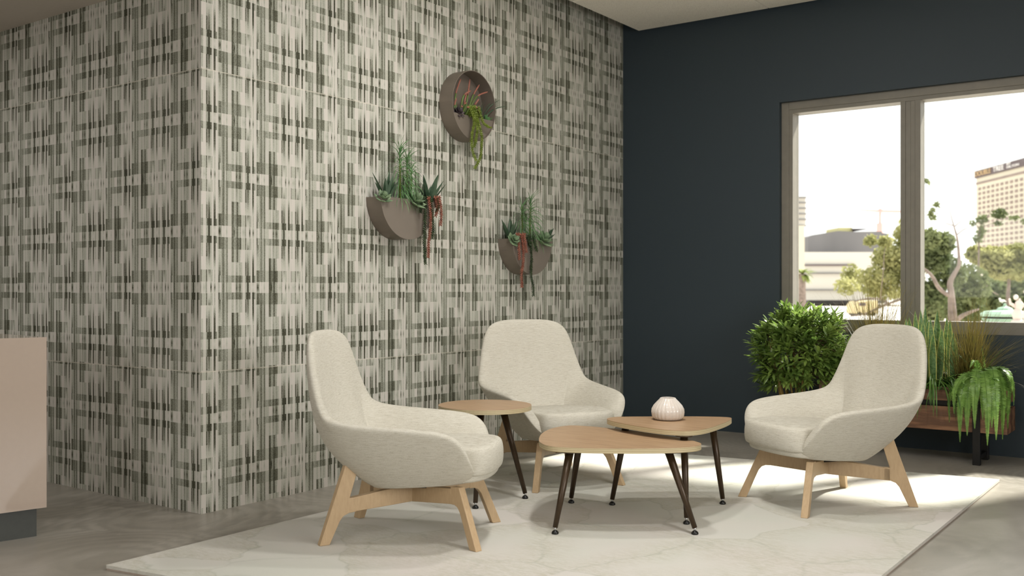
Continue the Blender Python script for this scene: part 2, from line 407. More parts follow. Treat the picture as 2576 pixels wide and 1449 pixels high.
# window wall with its opening
OX0, OX1, OZ0, OZ1 = -3.0, -.10, .868, 2.728
b = MB()
b.box(WX - .25, OX0, WY, WY + .33, 0, 3.75); b.box(OX1, 2.6, WY, WY + .33, 0, 3.75)
b.box(OX0, OX1, WY, WY + .33, 0, OZ0); b.box(OX0, OX1, WY, WY + .33, OZ1, 3.75)
struct(b, 'wall_far', M['navy'])
b = MB(); b.box(2.4, 2.6, -3.2, .4, 0, 3.75); b.box(2.4, 2.6, 4.0, WY, 0, 3.75); b.box(2.4, 2.6, .4, 4.0, 0, 1.0); b.box(2.4, 2.6, .4, 4.0, 2.5, 3.75); struct(b, 'wall_right', M['white_wall'])
b = MB(); b.box(-9.2, -4.2, -3.2, -3.0, 0, 3.75); b.box(-.6, 2.6, -3.2, -3.0, 0, 3.75); b.box(-4.2, -.6, -3.2, -3.0, 0, 1.0); b.box(-4.2, -.6, -3.2, -3.0, 2.5, 3.75); struct(b, 'wall_back', M['white_wall'])
for nm, lc, hor in (('window_2', (2.5, 2.2, 1.0), False), ('added_window_3', (-2.4, -3.1, 1.0), True)):  # the back-wall window is invented, to go with the added light behind the camera
    w = empty(nm, lc); w['kind'] = 'structure'
    b = MB()
    for a in (-1.8, -.03, 1.74):
        b.box(*((a, a + .06, -.05, .05) if hor else (-.05, .05, a, a + .06)), 0, 1.5)
    for z in (0, .9, 1.44):
        b.box(*((-1.8, 1.8, -.045, .045) if hor else (-.045, .045, -1.8, 1.8)), z, z + .06)
    b.build('window_frame', M['frame'], w)
b = MB(); b.box(-9.2, -9.0, -3.2, LY, 0, 3.75); struct(b, 'wall_far_left', M['white_wall'])
b = MB(); b.box(-9.2, 2.6, -3.2, LY, 2.892, 3.0); struct(b, 'ceiling', M['ceiling'])
b = MB(); b.box(-4.8, 2.6, LY - .1, 8.2, 3.75, 3.85); struct(b, 'ceiling_upper', M['dark_void'])
b = MB(); b.box(WX, 2.6, LY - .08, LY, 3.0, 3.75); struct(b, 'trim_1', M['ceiling'])
# hung acoustic panels
px0, py1, zc = -4.262, 7.80, 3.49
lab = {(0, 0): 'speckled ceiling panel nearest the corner of patterned and navy walls',
       (1, 0): 'speckled ceiling panel right of the thin seam, along the navy wall'}
nx, ny = 5, 4
for i in range(nx):
    for j in range(ny):
        x0 = px0 + i * 1.2; y1 = py1 - j * 1.10
        if y1 - 1.094 < LY: continue
        if x0 + 1.194 > 2.4: continue
        b = MB(); b.box(x0, x0 + 1.194, y1 - 1.094, y1, zc, zc + .04)
        o = b.build('ceiling_panel', M['tile'], bevel=.003)
        l = lab.get((i, j), 'speckled ceiling panel of the hung grid away from the navy wall' if j else 'speckled ceiling panel above the window side of the navy wall')
        tag(o, l, 'ceiling panel', 'hung acoustic ceiling panels')

# window ------------------------------------------------------------------
def rect_ring(b, x0, x1, z0, z1, w, y0, y1):
    b.box(x0, x0 + w, y0, y1, z0, z1); b.box(x1 - w, x1, y0, y1, z0, z1)
    b.box(x0 + w, x1 - w, y0, y1, z1 - w, z1); b.box(x0 + w, x1 - w, y0, y1, z0, z0 + w)
win = empty('window_1', ((OX0 + OX1) / 2, WY + .1, OZ0)); win['kind'] = 'structure'
wloc = win.location
def wbuild(b, name, mat, parent=win, **kw):
    b.v = [(x - wloc.x, y - wloc.y, z - wloc.z) for x, y, z in b.v]
    return b.build(name, mat, parent, **kw)
FY = WY + .045
b = MB(); rect_ring(b, OX0, OX1, OZ0, OZ1, .062, FY, FY + .16); wbuild(b, 'outer_frame', M['frame'], bevel=.003)
b = MB(); rect_ring(b, OX0 + .06, OX1 - .06, OZ0 + .06, OZ1 - .06, .032, FY + .008, FY + .15); wbuild(b, 'inner_frame', M['frame'], bevel=.002)
MULL = [(-2.062, -1.915), (-1.072, -.925)]
for a0, a1 in MULL:
    b = MB(); b.box(a0, a0 + .036, FY + .010, FY + .13, OZ0 + .09, OZ1 - .09); b.box(a0 + .036, a0 + .074, FY + .016, FY + .13, OZ0 + .09, OZ1 - .09)
    b.box(a0 + .074, a0 + .108, FY + .012, FY + .13, OZ0 + .09, OZ1 - .09); b.box(a0 + .108, a1, FY + .006, FY + .13, OZ0 + .09, OZ1 - .09)
    wbuild(b, 'mullion', M['frame'], bevel=.0015)
gl = NT('window_glass'); gl.t.nodes.remove(gl.p)
tr = gl.n('ShaderNodeBsdfTransparent'); tr.inputs[0].default_value = (.97, .985, .975, 1)
gs = gl.n('ShaderNodeBsdfGlossy'); gs.inputs['Roughness'].default_value = .02; gs.inputs[0].default_value = (1, 1, 1, 1)
mx = gl.n('ShaderNodeMixShader'); mx.inputs[0].default_value = .006
gl.l(tr.outputs[0], mx.inputs[1]); gl.l(gs.outputs[0], mx.inputs[2]); gl.l(mx.outputs[0], gl.out.inputs[0])
for a0, a1 in ((OX0 + .092, MULL[0][0]), (MULL[0][1], MULL[1][0]), (MULL[1][1], OX1 - .092)):
    b = MB(); b.box(a0, a1, FY + .110, FY + .116, OZ0 + .092, OZ1 - .092); wbuild(b, 'glass_pane', gl.m)

# rug ---------------------------------------------------------------------
RP = [(-3.905, 2.43), (-1.172, 2.88), (-1.172, 6.785), (-3.905, 6.385)]
rug = empty('area_rug', ((RP[0][0] + RP[2][0]) / 2, (RP[0][1] + RP[2][1]) / 2, 0), label='large cream rug with faint veined marbling under the chairs and tables', cat='rug')
def off(poly, c): return [(x - c[0], y - c[1]) for x, y in poly]
def inset(poly, d):
    n = len(poly); out = []
    for i in range(n):
        p0, p1, p2 = Vector(poly[i - 1]), Vector(poly[i]), Vector(poly[(i + 1) % n])
        e1 = (p1 - p0).normalized(); e2 = (p2 - p1).normalized()
        n1 = Vector((-e1.y, e1.x)); n2 = Vector((-e2.y, e2.x)); k = (n1 + n2); k = k / (1 + n1.dot(n2))
        out.append(tuple(p1 + k * d))
    return out
b = MB(); b.prism(off(RP, rug.location), .007, .021); b.build('pile', M['rug'], rug, bevel=.006, bev_seg=3)
b = MB(); b.prism(off(inset(RP, .003), rug.location), .0, .007); b.build('backing', M['rug_back'], rug)
RZ = .021

# ------------------------------------------------------------------ lounge chair
def lerp(a, b, t): return a + (b - a) * t
def interp(x, xs, ys):
    for i in range(len(xs) - 1):
        if x <= xs[i + 1]:
            return lerp(ys[i], ys[i + 1], (x - xs[i]) / (xs[i + 1] - xs[i]))
    return ys[-1]
# (forward, left, z) of rim and base columns, front arm end -> middle of the back
RIM = [(.350, .236, .328), (.332, .296, .400), (.316, .334, .455), (.277, .364, .508), (.200, .386, .538), (-.02, .402, .550),
       (-.195, .408, .560), (-.318, .394, .580), (-.350, .378, .628), (-.376, .360, .700), (-.404, .337, .790), (-.428, .312, .882), (-.447, .266, .955), (-.474, .165, .983), (-.494, 0, .983)]
BASE = [(.325, .205, .298), (.285, .208, .285), (.235, .208, .276), (.175, .206, .270), (.10, .203, .262), (.02, .198, .256),
        (-.05, .190, .250), (-.105, .175, .246), (-.128, .163, .2445), (-.148, .15, .243), (-.165, .12, .242), (-.172, .09, .242), (-.174, .06, .242), (-.175, .03, .242), (-.175, 0, .242)]
BX = [0, .08, .18, .33, .45, .59, .78, .88, 1]; BY = [0, .045, .09, .105, .112, .103, .07, .04, 0]
def shell_grid():
    cols = []
    n = len(RIM)
    for i in range(n):
        T = Vector(RIM[i]); B = Vector(BASE[i])
        k = i / (n - 1)
        rear = min(1, max(0, (i - 6) / 3.0))
        row = []
        inw = Vector((.10 - B.x, -B.y * .9, 0)) * .30 if i > 2 else Vector((0, -B.y * .3, 0))
        row.append(B + inw + Vector((0, 0, .002)))
        row.append(B + inw * .22)
        row.append(B + inw * .03 - Vector((0, 0, .001)))
        for j in range(8):
            v = (.016, .075, .28, .44, .6, .76, .9, 1)[j]
            p = B.lerp(T, v)
            f = interp(v, BX, BY)
            # rear columns bulge backwards, side columns outwards and down
            back = Vector((-1, 0, 0)) * f * rear
            side = Vector((0, 1, -.35)) * (.012 * 4 * v * (1 - v)) * (1 - rear) * min(1, i / 2.0 + .2)
            mid = Vector((0, .35, 0)) * f * rear * (1 - (max(0, i - 10) / 4.0)) * .25
            row.append(p + back + side + mid)
        cols.append(row)
    return cols
def make_shell(parent):
    cols = shell_grid(); n = len(cols)
    full = [[Vector((p.x, -p.y, p.z)) for p in c] for c in cols[:-1]] + cols[::-1]
    b = MB(); J = len(full[0]); vs = [p for c in full for p in c]; fs = []
    for i in range(len(full) - 1):
        for j in range(J - 1):
            fs.append((i * J + j, i * J + j + 1, (i + 1) * J + j + 1, (i + 1) * J + j))
    b.add(vs, fs)
    # orient outwards
    q = fs[len(fs) // 2]; P = [vs[k] for k in q]
    nrm = (P[1] - P[0]).cross(P[2] - P[0])
    if nrm.dot(P[0] - Vector((0, 0, .6))) < 0: b.f = [tuple(reversed(f)) for f in b.f]
    o = b.build('shell', M['fabric'], parent, smooth=True)
    vg = o.vertex_groups.new(name='pad')
    wj = {0: .5, J - 1: .42, J - 2: .68, J - 3: .9}
    for i in range(len(full)):
        e_ = min(i, len(full) - 1 - i); we = (.55, .72, .9)[e_] if e_ < 3 else 1.0
        for j in range(J): vg.add([i * J + j], min(we, wj.get(j, 1.0)), 'REPLACE')
    so = o.modifiers.new('t', 'SOLIDIFY'); so.thickness = .078; so.offset = -1; so.use_even_offset = False; so.use_quality_normals = True
    so.vertex_group = 'pad'
    s2 = o.modifiers.new('s2', 'SUBSURF'); s2.levels = s2.render_levels = 3
    return o
def pad(name, outline, zs, parent, mat, insets, sub=2, marg=.05):
    """rounded cushion: outline (forward, left) list ccw, zs = function(s,w,level)"""
    n = len(outline); b = MB(); cx = sum(p[0] for p in outline) / n; cy = 0
    rings = []
    for lv, (ins, zf) in enumerate(zip(insets, zs)):
        r = []
        for x, y in outline:
            X = cx + (x - cx) * (1 - ins); Y = y * (1 - ins)
            zz = zf(X, Y); lim = .205 + (zz - .262) * .69 - marg
            if X < .27: Y = max(-lim, min(lim, Y))
            X = max(X, -.19 - (zz - .25) * .75 + marg)
            r.append((X, Y, zf(X, Y)))
        rings.append(r)
    vs = [p for r in rings for p in r]; fs = []
    for i in range(len(rings) - 1):
        for k in range(n):
            fs.append((i * n + k, i * n + (k + 1) % n, (i + 1) * n + (k + 1) % n, (i + 1) * n + k))
    c0 = len(vs); vs.append((cx, 0, zs[0](cx, 0))); vs.append((cx, 0, zs[-1](cx, 0)))
    for k in range(n):
        fs.append((c0, (k + 1) % n, k)); L = (len(rings) - 1) * n
        fs.append((c0 + 1, L + k, L + (k + 1) % n))
    b.add(vs, fs)
    return b.build(name, mat, parent, smooth=True, subsurf=sub)
def make_chair():
    root = empty('lounge_chair', (0, 0, 0))
    make_shell(root)
    front = [(.300, .243), (.358, .246), (.405, .208), (.430, .11), (.436, 0)]
    out = [(x, y) for x, y in front] 
    right = out + [(x, -y) for x, y in front[:-1][::-1]]
    back = [(.18, -.285), (.05, -.29), (-.10, -.275), (-.22, -.235), (-.31, -.16), (-.34, 0), (-.31, .16), (-.22, .235), (-.10, .275), (.05, .29), (.18, .285)]
    ol = (right + back)[::-1]
    crown = lambda h: (lambda x, y: h + .005 * (1 - (y / .3) ** 2) - .04 * max(0, (.15 - x)) / .5)
    zs = [crown(.318), crown(.318), crown(.330), crown(.39), crown(.444), crown(.453), crown(.455)]
    pad('seat_cushion', ol, zs, root, M['fabric'], [.3, .05, .012, 0, .026, .085, .4])
    f2 = [(.30, .230), (.352, .220), (.390, .172), (.410, .09), (.414, 0)]
    r2 = f2 + [(x, -y) for x, y in f2[:-1][::-1]]
    back2 = [(.15, -.222), (0, -.215), (-.1, -.19), (-.15, -.12), (-.165, 0), (-.15, .12), (-.1, .19), (0, .215), (.15, .222)]
    ol2 = (r2 + back2)[::-1]
    tilt = lambda h: (lambda x, y: h + .11 * (x - .3))
    pan = [tilt(.287), tilt(.287), tilt(.291), tilt(.306), tilt(.323), tilt(.331), tilt(.331)]
    pad('seat_base', ol2, pan, root, M['fabric'], [.5, .08, .025, 0, 0, .03, .3], marg=.03)
    # piping ring between base and cushion
    pp = [(x + .004, y * 1.01, .327 + .11 * (x - .3)) for x, y in [(.2, .222)] + f2 + [(x, -y) for x, y in f2[:-1][::-1]] + [(.2, -.222)]]
    b = MB(); b.tube(pp, .0045, 6); b.build('seat_piping', M['fabric'], root, smooth=True)
    # crossed plywood base
    dl = sqrt(.28 ** 2 + .355 ** 2); ux, uy = .355 / dl, .28 / dl
    for sgn in (1, -1):
        u = Vector((ux, sgn * uy, 0)); nv = Vector((-sgn * uy, ux, 0)); 
        P = lambda r, z: u * r + Vector((0, 0, z))
        b = MB(); th = .036
        beam = [(-.335, .138), (-.335, .203), (-.1, .232), (0, .238), (.12, .248), (.30, .262), (.30, .190), (.1, .168), (0, .157), (-.15, .148)]
        zo = .0015 if sgn > 0 else -.0015
        b.plate([P(r, z + zo) for r, z in beam], nv, th - (.001 if sgn > 0 else 0)); b.build('cross_beam', M['beech'], root, bevel=.003)
        fr = [(.430, 0), (.478, 0), (.358, .272), (.298, .268), (.298, .188), (.325, .188), (.345, .180), (.362, .160), (.385, .108)]
        b = MB(); b.plate([P(r, z) for r, z in fr], nv, th); b.build('leg', M['beech'], root, bevel=.003)
        re = [(-.430, 0), (-.478, 0), (-.345, .385), (-.285, .36), (-.332, .207), (-.300, .207), (-.300, .140), (-.335, .137), (-.362, .126), (-.380, .105)]
        b = MB(); b.plate([P(r, z) for r, z in re], nv, th); b.build('leg', M['beech'], root, bevel=.003)
    b = MB(); b.box(-.09, .09, -.09, .09, .237, .256); b.build('mounting_plate', M['black_metal'], root)
    return root
ch = make_chair()
G = 'cream high-back lounge chairs around the low tables'
ch.location = (-3.213, 3.625, RZ); ch.rotation_euler.z = radians(27.8)
tag(ch, 'cream upholstered lounge chair seen from its side, nearest the camera and left of the tables', 'lounge chair', G)
c2 = copy_tree(ch); c2.location = (-3.437, 5.192, RZ); c2.rotation_euler.z = radians(-31.4)
c2['label'] = 'cream upholstered lounge chair facing forward against the patterned wall, behind the round side table'
c3 = copy_tree(ch); c3.location = (-1.833, 5.510, RZ); c3.rotation_euler.z = radians(-122.9)
c3['label'] = 'cream upholstered lounge chair in front of the planter and window, turned to the left'

# ------------------------------------------------------------------ tables
def catmull(poly, k=6):
    n = len(poly); out = []
    for i in range(n):
        p0, p1, p2, p3 = [Vector(poly[(i + d) % n]) for d in (-1, 0, 1, 2)]
        for j in range(k):
            t = j / k
            out.append(tuple(.5 * ((2 * p1) + (-p0 + p2) * t + (2 * p0 - 5 * p1 + 4 * p2 - p3) * t * t + (-p0 + 3 * p1 - 3 * p2 + p3) * t ** 3)))
    return out
def table(name, top, H, feet, hub, label, group=None, leg_pull=.55, th=.026, rot=0.0):
    cx = sum(p[0] for p in top) / len(top); cy = sum(p[1] for p in top) / len(top)
    root = empty(name, (cx, cy, RZ), 0, label, 'table', group)
    tp = [(x - cx, y - cy) for x, y in top]
    h = H - RZ
    b = MB(); b.prism(tp, h - .0018, h); tt = b.build('tabletop', M['table_wood'], root)
    e = MB(); e.prism(tp, h - th, h - .0018); e.build('plywood_edge', M['ply'], root, bevel=.0012)
    m = MB(); 
    for (fx, fy) in feet:
        f = Vector((fx - cx, fy - cy, .030)); hb = Vector((hub[0] - cx, hub[1] - cy, 0))
        tpnt = Vector((f.x, f.y, 0)).lerp(hb, 1 - leg_pull); tpnt.z = h - th - .001
        d = (tpnt - f)
        b = MB(); b.tube([f, f + d * .5, tpnt], [.0125, .0165, .0205], 20)
        lg = b.build('leg', M['bronze'], root, smooth=True)
        b = MB(); b.tube([(f.x, f.y, .014), (f.x, f.y, .036)], .006, 10); b.build('glide_stem', M['steel'], lg, smooth=True)
        b = MB(); b.lathe([(0, 0), (.016, 0), (.018, .004), (.0165, .010), (.011, .016), (.006, .019), (0, .019)], (f.x, f.y, 0), 16); b.build('glide', M['glide'], lg, smooth=True)
        b = MB(); b.lathe([(0, 0), (.045, 0), (.045, .004), (0, .004)], (tpnt.x, tpnt.y, h - th - .005), 20); b.build('mounting_plate', M['bronze'], root)
    return root
T1 = [ground(x, y, .43) for x, y in [(1361,1114),(1390,1122.6),(1475,1126.8),(1580,1128),(1685,1126.8),(1745,1123),(1764,1117.5),(1752,1111),(1706,1101.6),(1601,1084.7),(1517,1075.5),(1475,1071.8),(1432.6,1070.3),(1390.5,1077),(1365,1089),(1356,1103)]]
T1 = catmull(T1, 10)
table('coffee_table', T1, .43, [ground(1396.5, 1343, RZ), ground(1748, 1344, RZ), ground(1437, 1265, RZ)], (-2.63, 4.46),
      'lower front coffee table, long rounded-triangle wood top on three dark legs', 'rounded-triangle nesting coffee tables', .72)
T2 = [ground(x, y, .48) for x, y in [(1527,1053),(1545,1060.5),(1600,1071),(1660,1079.5),(1705,1083),(1742,1083),(1780,1077),(1820,1064),(1838,1055),(1838,1050.5),(1815,1048.6),(1760,1047.5),(1640,1047.5),(1555,1048.5)]]
T2 = catmull(T2, 10)
table('coffee_table', T2, .48, [ground(1540, 1270, RZ), ground(1727, 1318, RZ), ground(1818, 1268, RZ)], (-2.46, 4.92),
      'taller back coffee table with the white vase, rounded-triangle wood top on three dark legs', 'rounded-triangle nesting coffee tables', .78)
sc = ground(1220, 1018, .546)
T3 = [(sc[0] +   .264 * cos(a * pi / 36), sc[1] + .264 * sin(a * pi / 36)) for a in range(72)]
f1 = ground(1196, 1279, RZ); f2 = ground(1321, 1254, RZ)
f3 = (sc[0] + .245 * cos(radians(168)), sc[1] + .245 * sin(radians(168)))
table('side_table', T3, .546, [f1, f2, f3], sc, 'round wood-topped side table on three dark splayed legs between two lounge chairs', None, .45)

# vase
vx, vy = -2.530, 4.965
b = MB()
prof = [(0, .004), (.060, 0), (.076, .005), (.087, .020), (.0905, .042), (.0885, .060), (.078, .080), (.060, .100), (.046, .114), (.041, .121), (.0385, .1215), (.036, .118), (.048, .10), (.07, .06), (.05, .02), (0, .012)]
b.lathe(prof, (0, 0, 0), 192, fn=lambda a, j: 1 + .032 * abs(sin(a * 12)) - .02 if j in range(2, 12) else 1)
vs = b.build('vase', M['ceramic'], smooth=True); vs.location = (vx, vy, .4805)
tag(vs, 'small squat white glazed ribbed vase on the back coffee table', 'vase')

# desk at the left edge
cor = ground(118, 1276, .14)
az = radians(77)
dv = Vector((-cos(az), -sin(az))); wv = Vector((-1, .10)).normalized()
L_, W_ = 1.9, .85
def dpoly(ins_f=0.0, ins_e=0.0):
    c = Vector(cor) + wv * ins_f + dv * ins_e
    return [tuple(c), tuple(c + wv * (W_ - ins_f)), tuple(c + wv * (W_ - ins_f) + dv * (L_ - 2 * ins_e)), tuple(c + dv * (L_ - 2 * ins_e))]
desk = empty('reception_desk', (cor[0], cor[1], 0), label='glossy taupe reception desk block on a dark recessed plinth at the left edge', cat='desk')
dz = ht = CAMH - (848 - HY) / FPX * (cor[0] * FW[0] + cor[1] * FW[1])
b = MB(); b.prism(off(dpoly(), cor), .14, dz); b.build('body', M['desk'], desk, bevel=.003)
b = MB(); b.prism(off(dpoly(.03, .035), cor), 0, .14); b.build('plinth', M['kick'], desk)

# ------------------------------------------------------------------ plants: shape helpers
def on_wall(px, py, X):
    r = (px - CX) / FPX; dx, dy = FW[0] + r * RT[0], FW[1] + r * RT[1]; t = X / dx
    return Vector((X, t * dy, CAMH - (py - HY) / FPX * t))
def on_y(px, py, Y):
    r = (px - CX) / FPX; dx, dy = FW[0] + r * RT[0], FW[1] + r * RT[1]; t = Y / dy
    return Vector((t * dx, Y, CAMH - (py - HY) / FPX * t))
R = random.Random(7)
def petal(b, base, d, up, L, w, th, mi=0):
    """plump pointed succulent leaf"""
    d = Vector(d).normalized(); up = Vector(up); sd = d.cross(up)
    if sd.length < 1e-4: sd = d.cross(Vector((1, .3, 0)))
    sd.normalize(); up = sd.cross(d).normalized()
    st = [(0, .35), (.25, .8), (.55, 1.0), (.8, .72), (1, .04)]
    vs = []; n = 6
    for t, k in st:
        c = Vector(base) + d * (L * t) + up * (L * .12 * t * t)
        for j in range(n):
            a = 2 * pi * j / n
            vs.append(c + sd * (cos(a) * w * k) + up * (sin(a) * th * k))
    fs = []
    for i in range(len(st) - 1):
        for j in range(n):
            fs.append((i * n + j, i * n + (j + 1) % n, (i + 1) * n + (j + 1) % n, (i + 1) * n + j))
    fs.append(tuple(range((len(st) - 1) * n, len(st) * n)))
    b.add(vs, fs, mi)
def rosette(b, c, axis, r, layers=4, per=6, fat=.3, open_=1.0):
    ax = Vector(axis).normalized(); s1 = ax.cross(Vector((0.31, .2, .93))).normalized(); s2 = ax.cross(s1)
    for l in range(layers):
        k = l / max(1, layers - 1)
        for i in range(per):
            a = 2 * pi * (i + .5 * l) / per + R.uniform(-.12, .12)
            out = s1 * cos(a) + s2 * sin(a)
            d = (out * (1 - .82 * k) * open_ + ax * (.25 + .9 * k)).normalized()
            L = r * (1 - .45 * k) * R.uniform(.9, 1.08)
            petal(b, Vector(c) + ax * (r * .12 * l), d, ax, L, L * fat, L * .09)
def arc(base, d, L, droop, n=6):
    p = Vector(base); d = Vector(d).normalized(); pts = [p.copy()]
    for i in range(n):
        p = p + d * (L / n); pts.append(p.copy())
        d = (d + Vector((0, 0, -droop / n))).normalized()
    return pts
def agave(b, c, n, L, w, out=.5, lean=(0, 0, 0)):
    for i in range(n):
        a = 2 * pi * i / n + R.uniform(-.3, .3); k = R.uniform(.5, 1.15)
        d = Vector((cos(a) * out * k, sin(a) * out * k, 1)) + Vector(lean)
        if c[0] + d.x * L * .6 < WX + .01 and c[0] < -4: d.x = abs(d.x) * .4
        l = L * R.uniform(.7, 1.1)
        pts = arc(c, d, l, .45 * k, 6)
        b.blade(pts, [1.45 * w * q for q in (.6, .85, 1, .95, .8, .5, .03)], Vector((-sin(a), cos(a), 0)), fold=.45)
def feathery(b, base, top, n, L, mi_stem=1):
    base = Vector(base); top = Vector(top)
    b.tube([base, base.lerp(top, .5) + Vector((0, .004, 0)), top], [.0055, .0045, .002], 6, mi_stem)
    for i in range(n):
        t = .08 + .92 * (i / n) ** .9; p = base.lerp(top, t); a = i * 2.4 + R.uniform(-.3, .3)
        up = .15 + 1.6 * t ** 4; d = Vector((cos(a), sin(a), up))
        if p.x + d.x * L * .5 < WX + .005: d.x = abs(d.x) * .5
        pts = arc(p, d, L * R.uniform(.65, 1.0) * (1 - .2 * t), 2.7 - 1.6 * t ** 4, 7)
        pts = [Vector((max(q.x, WX + .004), q.y, q.z)) for q in pts]
        b.blade(pts, [.0024, .0029, .0028, .0026, .0022, .0018, .0012, .0004], Vector((-sin(a), cos(a), 0)), fold=.3)
def tail(b, pts, size=.011, step=.0075, mi=0):
    pts = catpath([Vector(p) for p in pts], 8); s = 0; k = 0
    b.tube(pts, .003, 5, mi)
    for i in range(len(pts) - 1):
        seg = pts[i + 1] - pts[i]; Ls = seg.length; t = 0
        while s < Ls:
            p = pts[i] + seg * (s / Ls); T = seg.normalized()
            for q in range(3):
                a = k * 1.1 + q * 2 * pi / 3
                x = Vector((cos(a), sin(a), 0)); x = (x - T * x.dot(T)).normalized()
                d = (x * .75 + T * .65).normalized()
                L = size * R.uniform(.85, 1.2); sd = d.cross(x).normalized(); w = L * .25
                c = p + d * (L * .45)
                b.add([p, c + sd * w, p + d * L, c - sd * w, c + d.cross(sd) * w * .7], [(0, 1, 4), (1, 2, 4), (2, 3, 4), (3, 0, 4)], mi)
            s += step; k += 1
        s -= Ls
def catpath(p, k=6):
    out = []
    for i in range(len(p) - 1):
        p0 = p[max(i - 1, 0)]; p1 = p[i]; p2 = p[i + 1]; p3 = p[min(i + 2, len(p) - 1)]
        for j in range(k):
            t = j / k
            out.append(.5 * ((2 * p1) + (-p0 + p2) * t + (2 * p0 - 5 * p1 + 4 * p2 - p3) * t * t + (-p0 + 3 * p1 - 3 * p2 + p3) * t ** 3))
    out.append(p[-1]); return out
def top(b, name, mats, label, cat, group=None, origin=None, **kw):
    """build as a top-level thing with its origin at its base"""
    if origin is None:
        xs = [v[0] for v in b.v]; ys = [v[1] for v in b.v]; zs = [v[2] for v in b.v]
        origin = ((min(xs) + max(xs)) / 2, (min(ys) + max(ys)) / 2, min(zs))
    b.v = [(x - origin[0], y - origin[1], z - origin[2]) for x, y, z in b.v]
    o = b.build(name, mats, **kw); o.location = origin
    return tag(o, label, cat, group)

# ------------------------------------------------------------------ wall planters
def half_bowl(cy, zt, Rr, D, label):
    root = empty('wall_planter', (WX, cy, zt - Rr), 0, label, 'wall planter', 'taupe metal planters on the patterned wall')
    b = MB(); n = 40; e = .005
    arcp = [(Rr * cos(pi + pi * i / n), Rr * sin(pi + pi * i / n)) for i in range(n + 1)]
    arci = [((Rr - e) * cos(pi + pi * i / n), (Rr - e) * sin(pi + pi * i / n)) for i in range(n + 1)]
    z0 = Rr
    # curved band, as closed thin strip
    vs = []; fs = []
    for (y, z), (y2, z2) in zip(arcp, arci):
        vs += [(.001, y, z + z0), (D - .004, y, z + z0), (D - .004, y2, z2 + z0), (.001, y2, z2 + z0)]
    for i in range(n):
        for k in range(4):
            fs.append((i * 4 + k, i * 4 + (k + 1) % 4, (i + 1) * 4 + (k + 1) % 4, (i + 1) * 4 + k))
    b.add(vs, fs)
    for x0, x1 in ((D - .004, D), (.001, .004)):
        vs = [(x0, y, z + z0) for y, z in arcp] + [(x1, y, z + z0) for y, z in arcp]; m = n + 1
        b.add(vs, [tuple(range(m)), tuple(range(2 * m - 1, m - 1, -1))] + [(i, (i + 1) % m, m + (i + 1) % m, m + i) for i in range(m)])
    b.build('bowl', M['pot'], root, bevel=.0012)
    b = MB(); h = .03; hw = sqrt((Rr - e) ** 2 - h * h)
    b.box(.006, D - .006, -hw, hw, z0 - h - .004, z0 - h); b.build('soil', M['soil'], root)
    return root
half_bowl(4.84, 1.785, .26, .13, 'taupe half-round metal bowl on the patterned wall, nearest the wall corner')
half_bowl(6.245, 1.578, .265, .135, 'taupe half-round metal bowl on the patterned wall, lowest and furthest right')
Rr = .248; D = .12; cy = 5.545; cz = 2.497
root = empty('wall_planter', (WX, cy, cz - Rr), 0, 'taupe round ring planter with an open upper half, highest on the patterned wall', 'wall planter', 'taupe metal planters on the patterned wall')
b = MB(); n = 72; e = .005
for r_, flip in ((Rr, 1),):
    vs = []; fs = []
    for i in range(n):
        a = 2 * pi * i / n
        for x, r in ((.001, Rr), (D, Rr), (D, Rr - e), (.001, Rr - e)):
            vs.append((x, r * cos(a), r * sin(a) + Rr))
    for i in range(n):
        for k in range(4):
            fs.append((i * 4 + k, i * 4 + (k + 1) % 4, ((i + 1) % n) * 4 + (k + 1) % 4, ((i + 1) % n) * 4 + k))
    b.add(vs, fs)
b.build('ring', M['pot'], root, bevel=.001)
b = MB(); b.prism([(Rr * .99 * cos(2 * pi * i / n), Rr * .99 * sin(2 * pi * i / n)) for i in range(n)], .001, .004)
b.v = [(z, x, y + Rr) for x, y, z in b.v]; b.build('back_plate', M['pot'], root)
dh = -.077; a0 = math.asin(dh / Rr)
pl = [((Rr - e) * cos(a), (Rr - e) * sin(a)) for a in [a0 - (pi + 2 * a0) * i / 40 for i in range(41)]]
b = MB(); b.prism(pl, D - .012, D - .008); b.v = [(z, x, y + Rr) for x, y, z in b.v]; b.build('front_plate', M['pot'], root)
b = MB(); hw = sqrt((Rr - e) ** 2 - (abs(dh) + .026) ** 2) - .003; b.box(.005, D - .013, -hw, hw, Rr + dh - .024, Rr + dh - .018); b.build('soil', M['soil'], root)

XP = WX + .065; XF = WX + .150
def P(px, py, X=XP): return on_wall(px, py, X)
# middle bowl (nearest the corner)
zt = 1.752
def soilpt(px, X, z): v = on_wall(px, 500, X); return Vector((v.x, v.y, z))
b = MB(); agave(b, soilpt(972, XP, zt), 9, .20, .014, .55); top(b, 'agave', M['agave'], 'dark green agave with upright pointed leaves at the left end of the corner-side bowl', 'plant', 'agaves in the wall planters')
b = MB(); agave(b, soilpt(1078, XP + .01, zt), 8, .22, .015, .6, (.1, .15, 0)); top(b, 'agave', M['agave'], 'dark green agave with broad leaves at the right end of the corner-side bowl', 'plant', 'agaves in the wall planters')
b = MB(); feathery(b, soilpt(1006, XP + .02, zt), P(1005, 378), 105, 0.203); feathery(b, soilpt(1022, XP - .01, zt), P(1024, 398), 87, 0.188); feathery(b, soilpt(1034, XP, zt), P(1034, 425), 50, 0.150)
top(b, 'feathery_plant', [M['feather'], M['feather_stem']], 'tall light green feathery plant in the middle of the corner-side bowl', 'plant', 'feathery plants in the wall planters')
b = MB(); rosette(b, soilpt(962, XP + .045, zt + .01), (.6, -.2, 1), .072, 4, 6, .3); top(b, 'succulent_rosette', M['sage'], 'small grey-green succulent at the left front of the corner-side bowl', 'succulent', 'sage succulents in the wall planters', smooth=True)
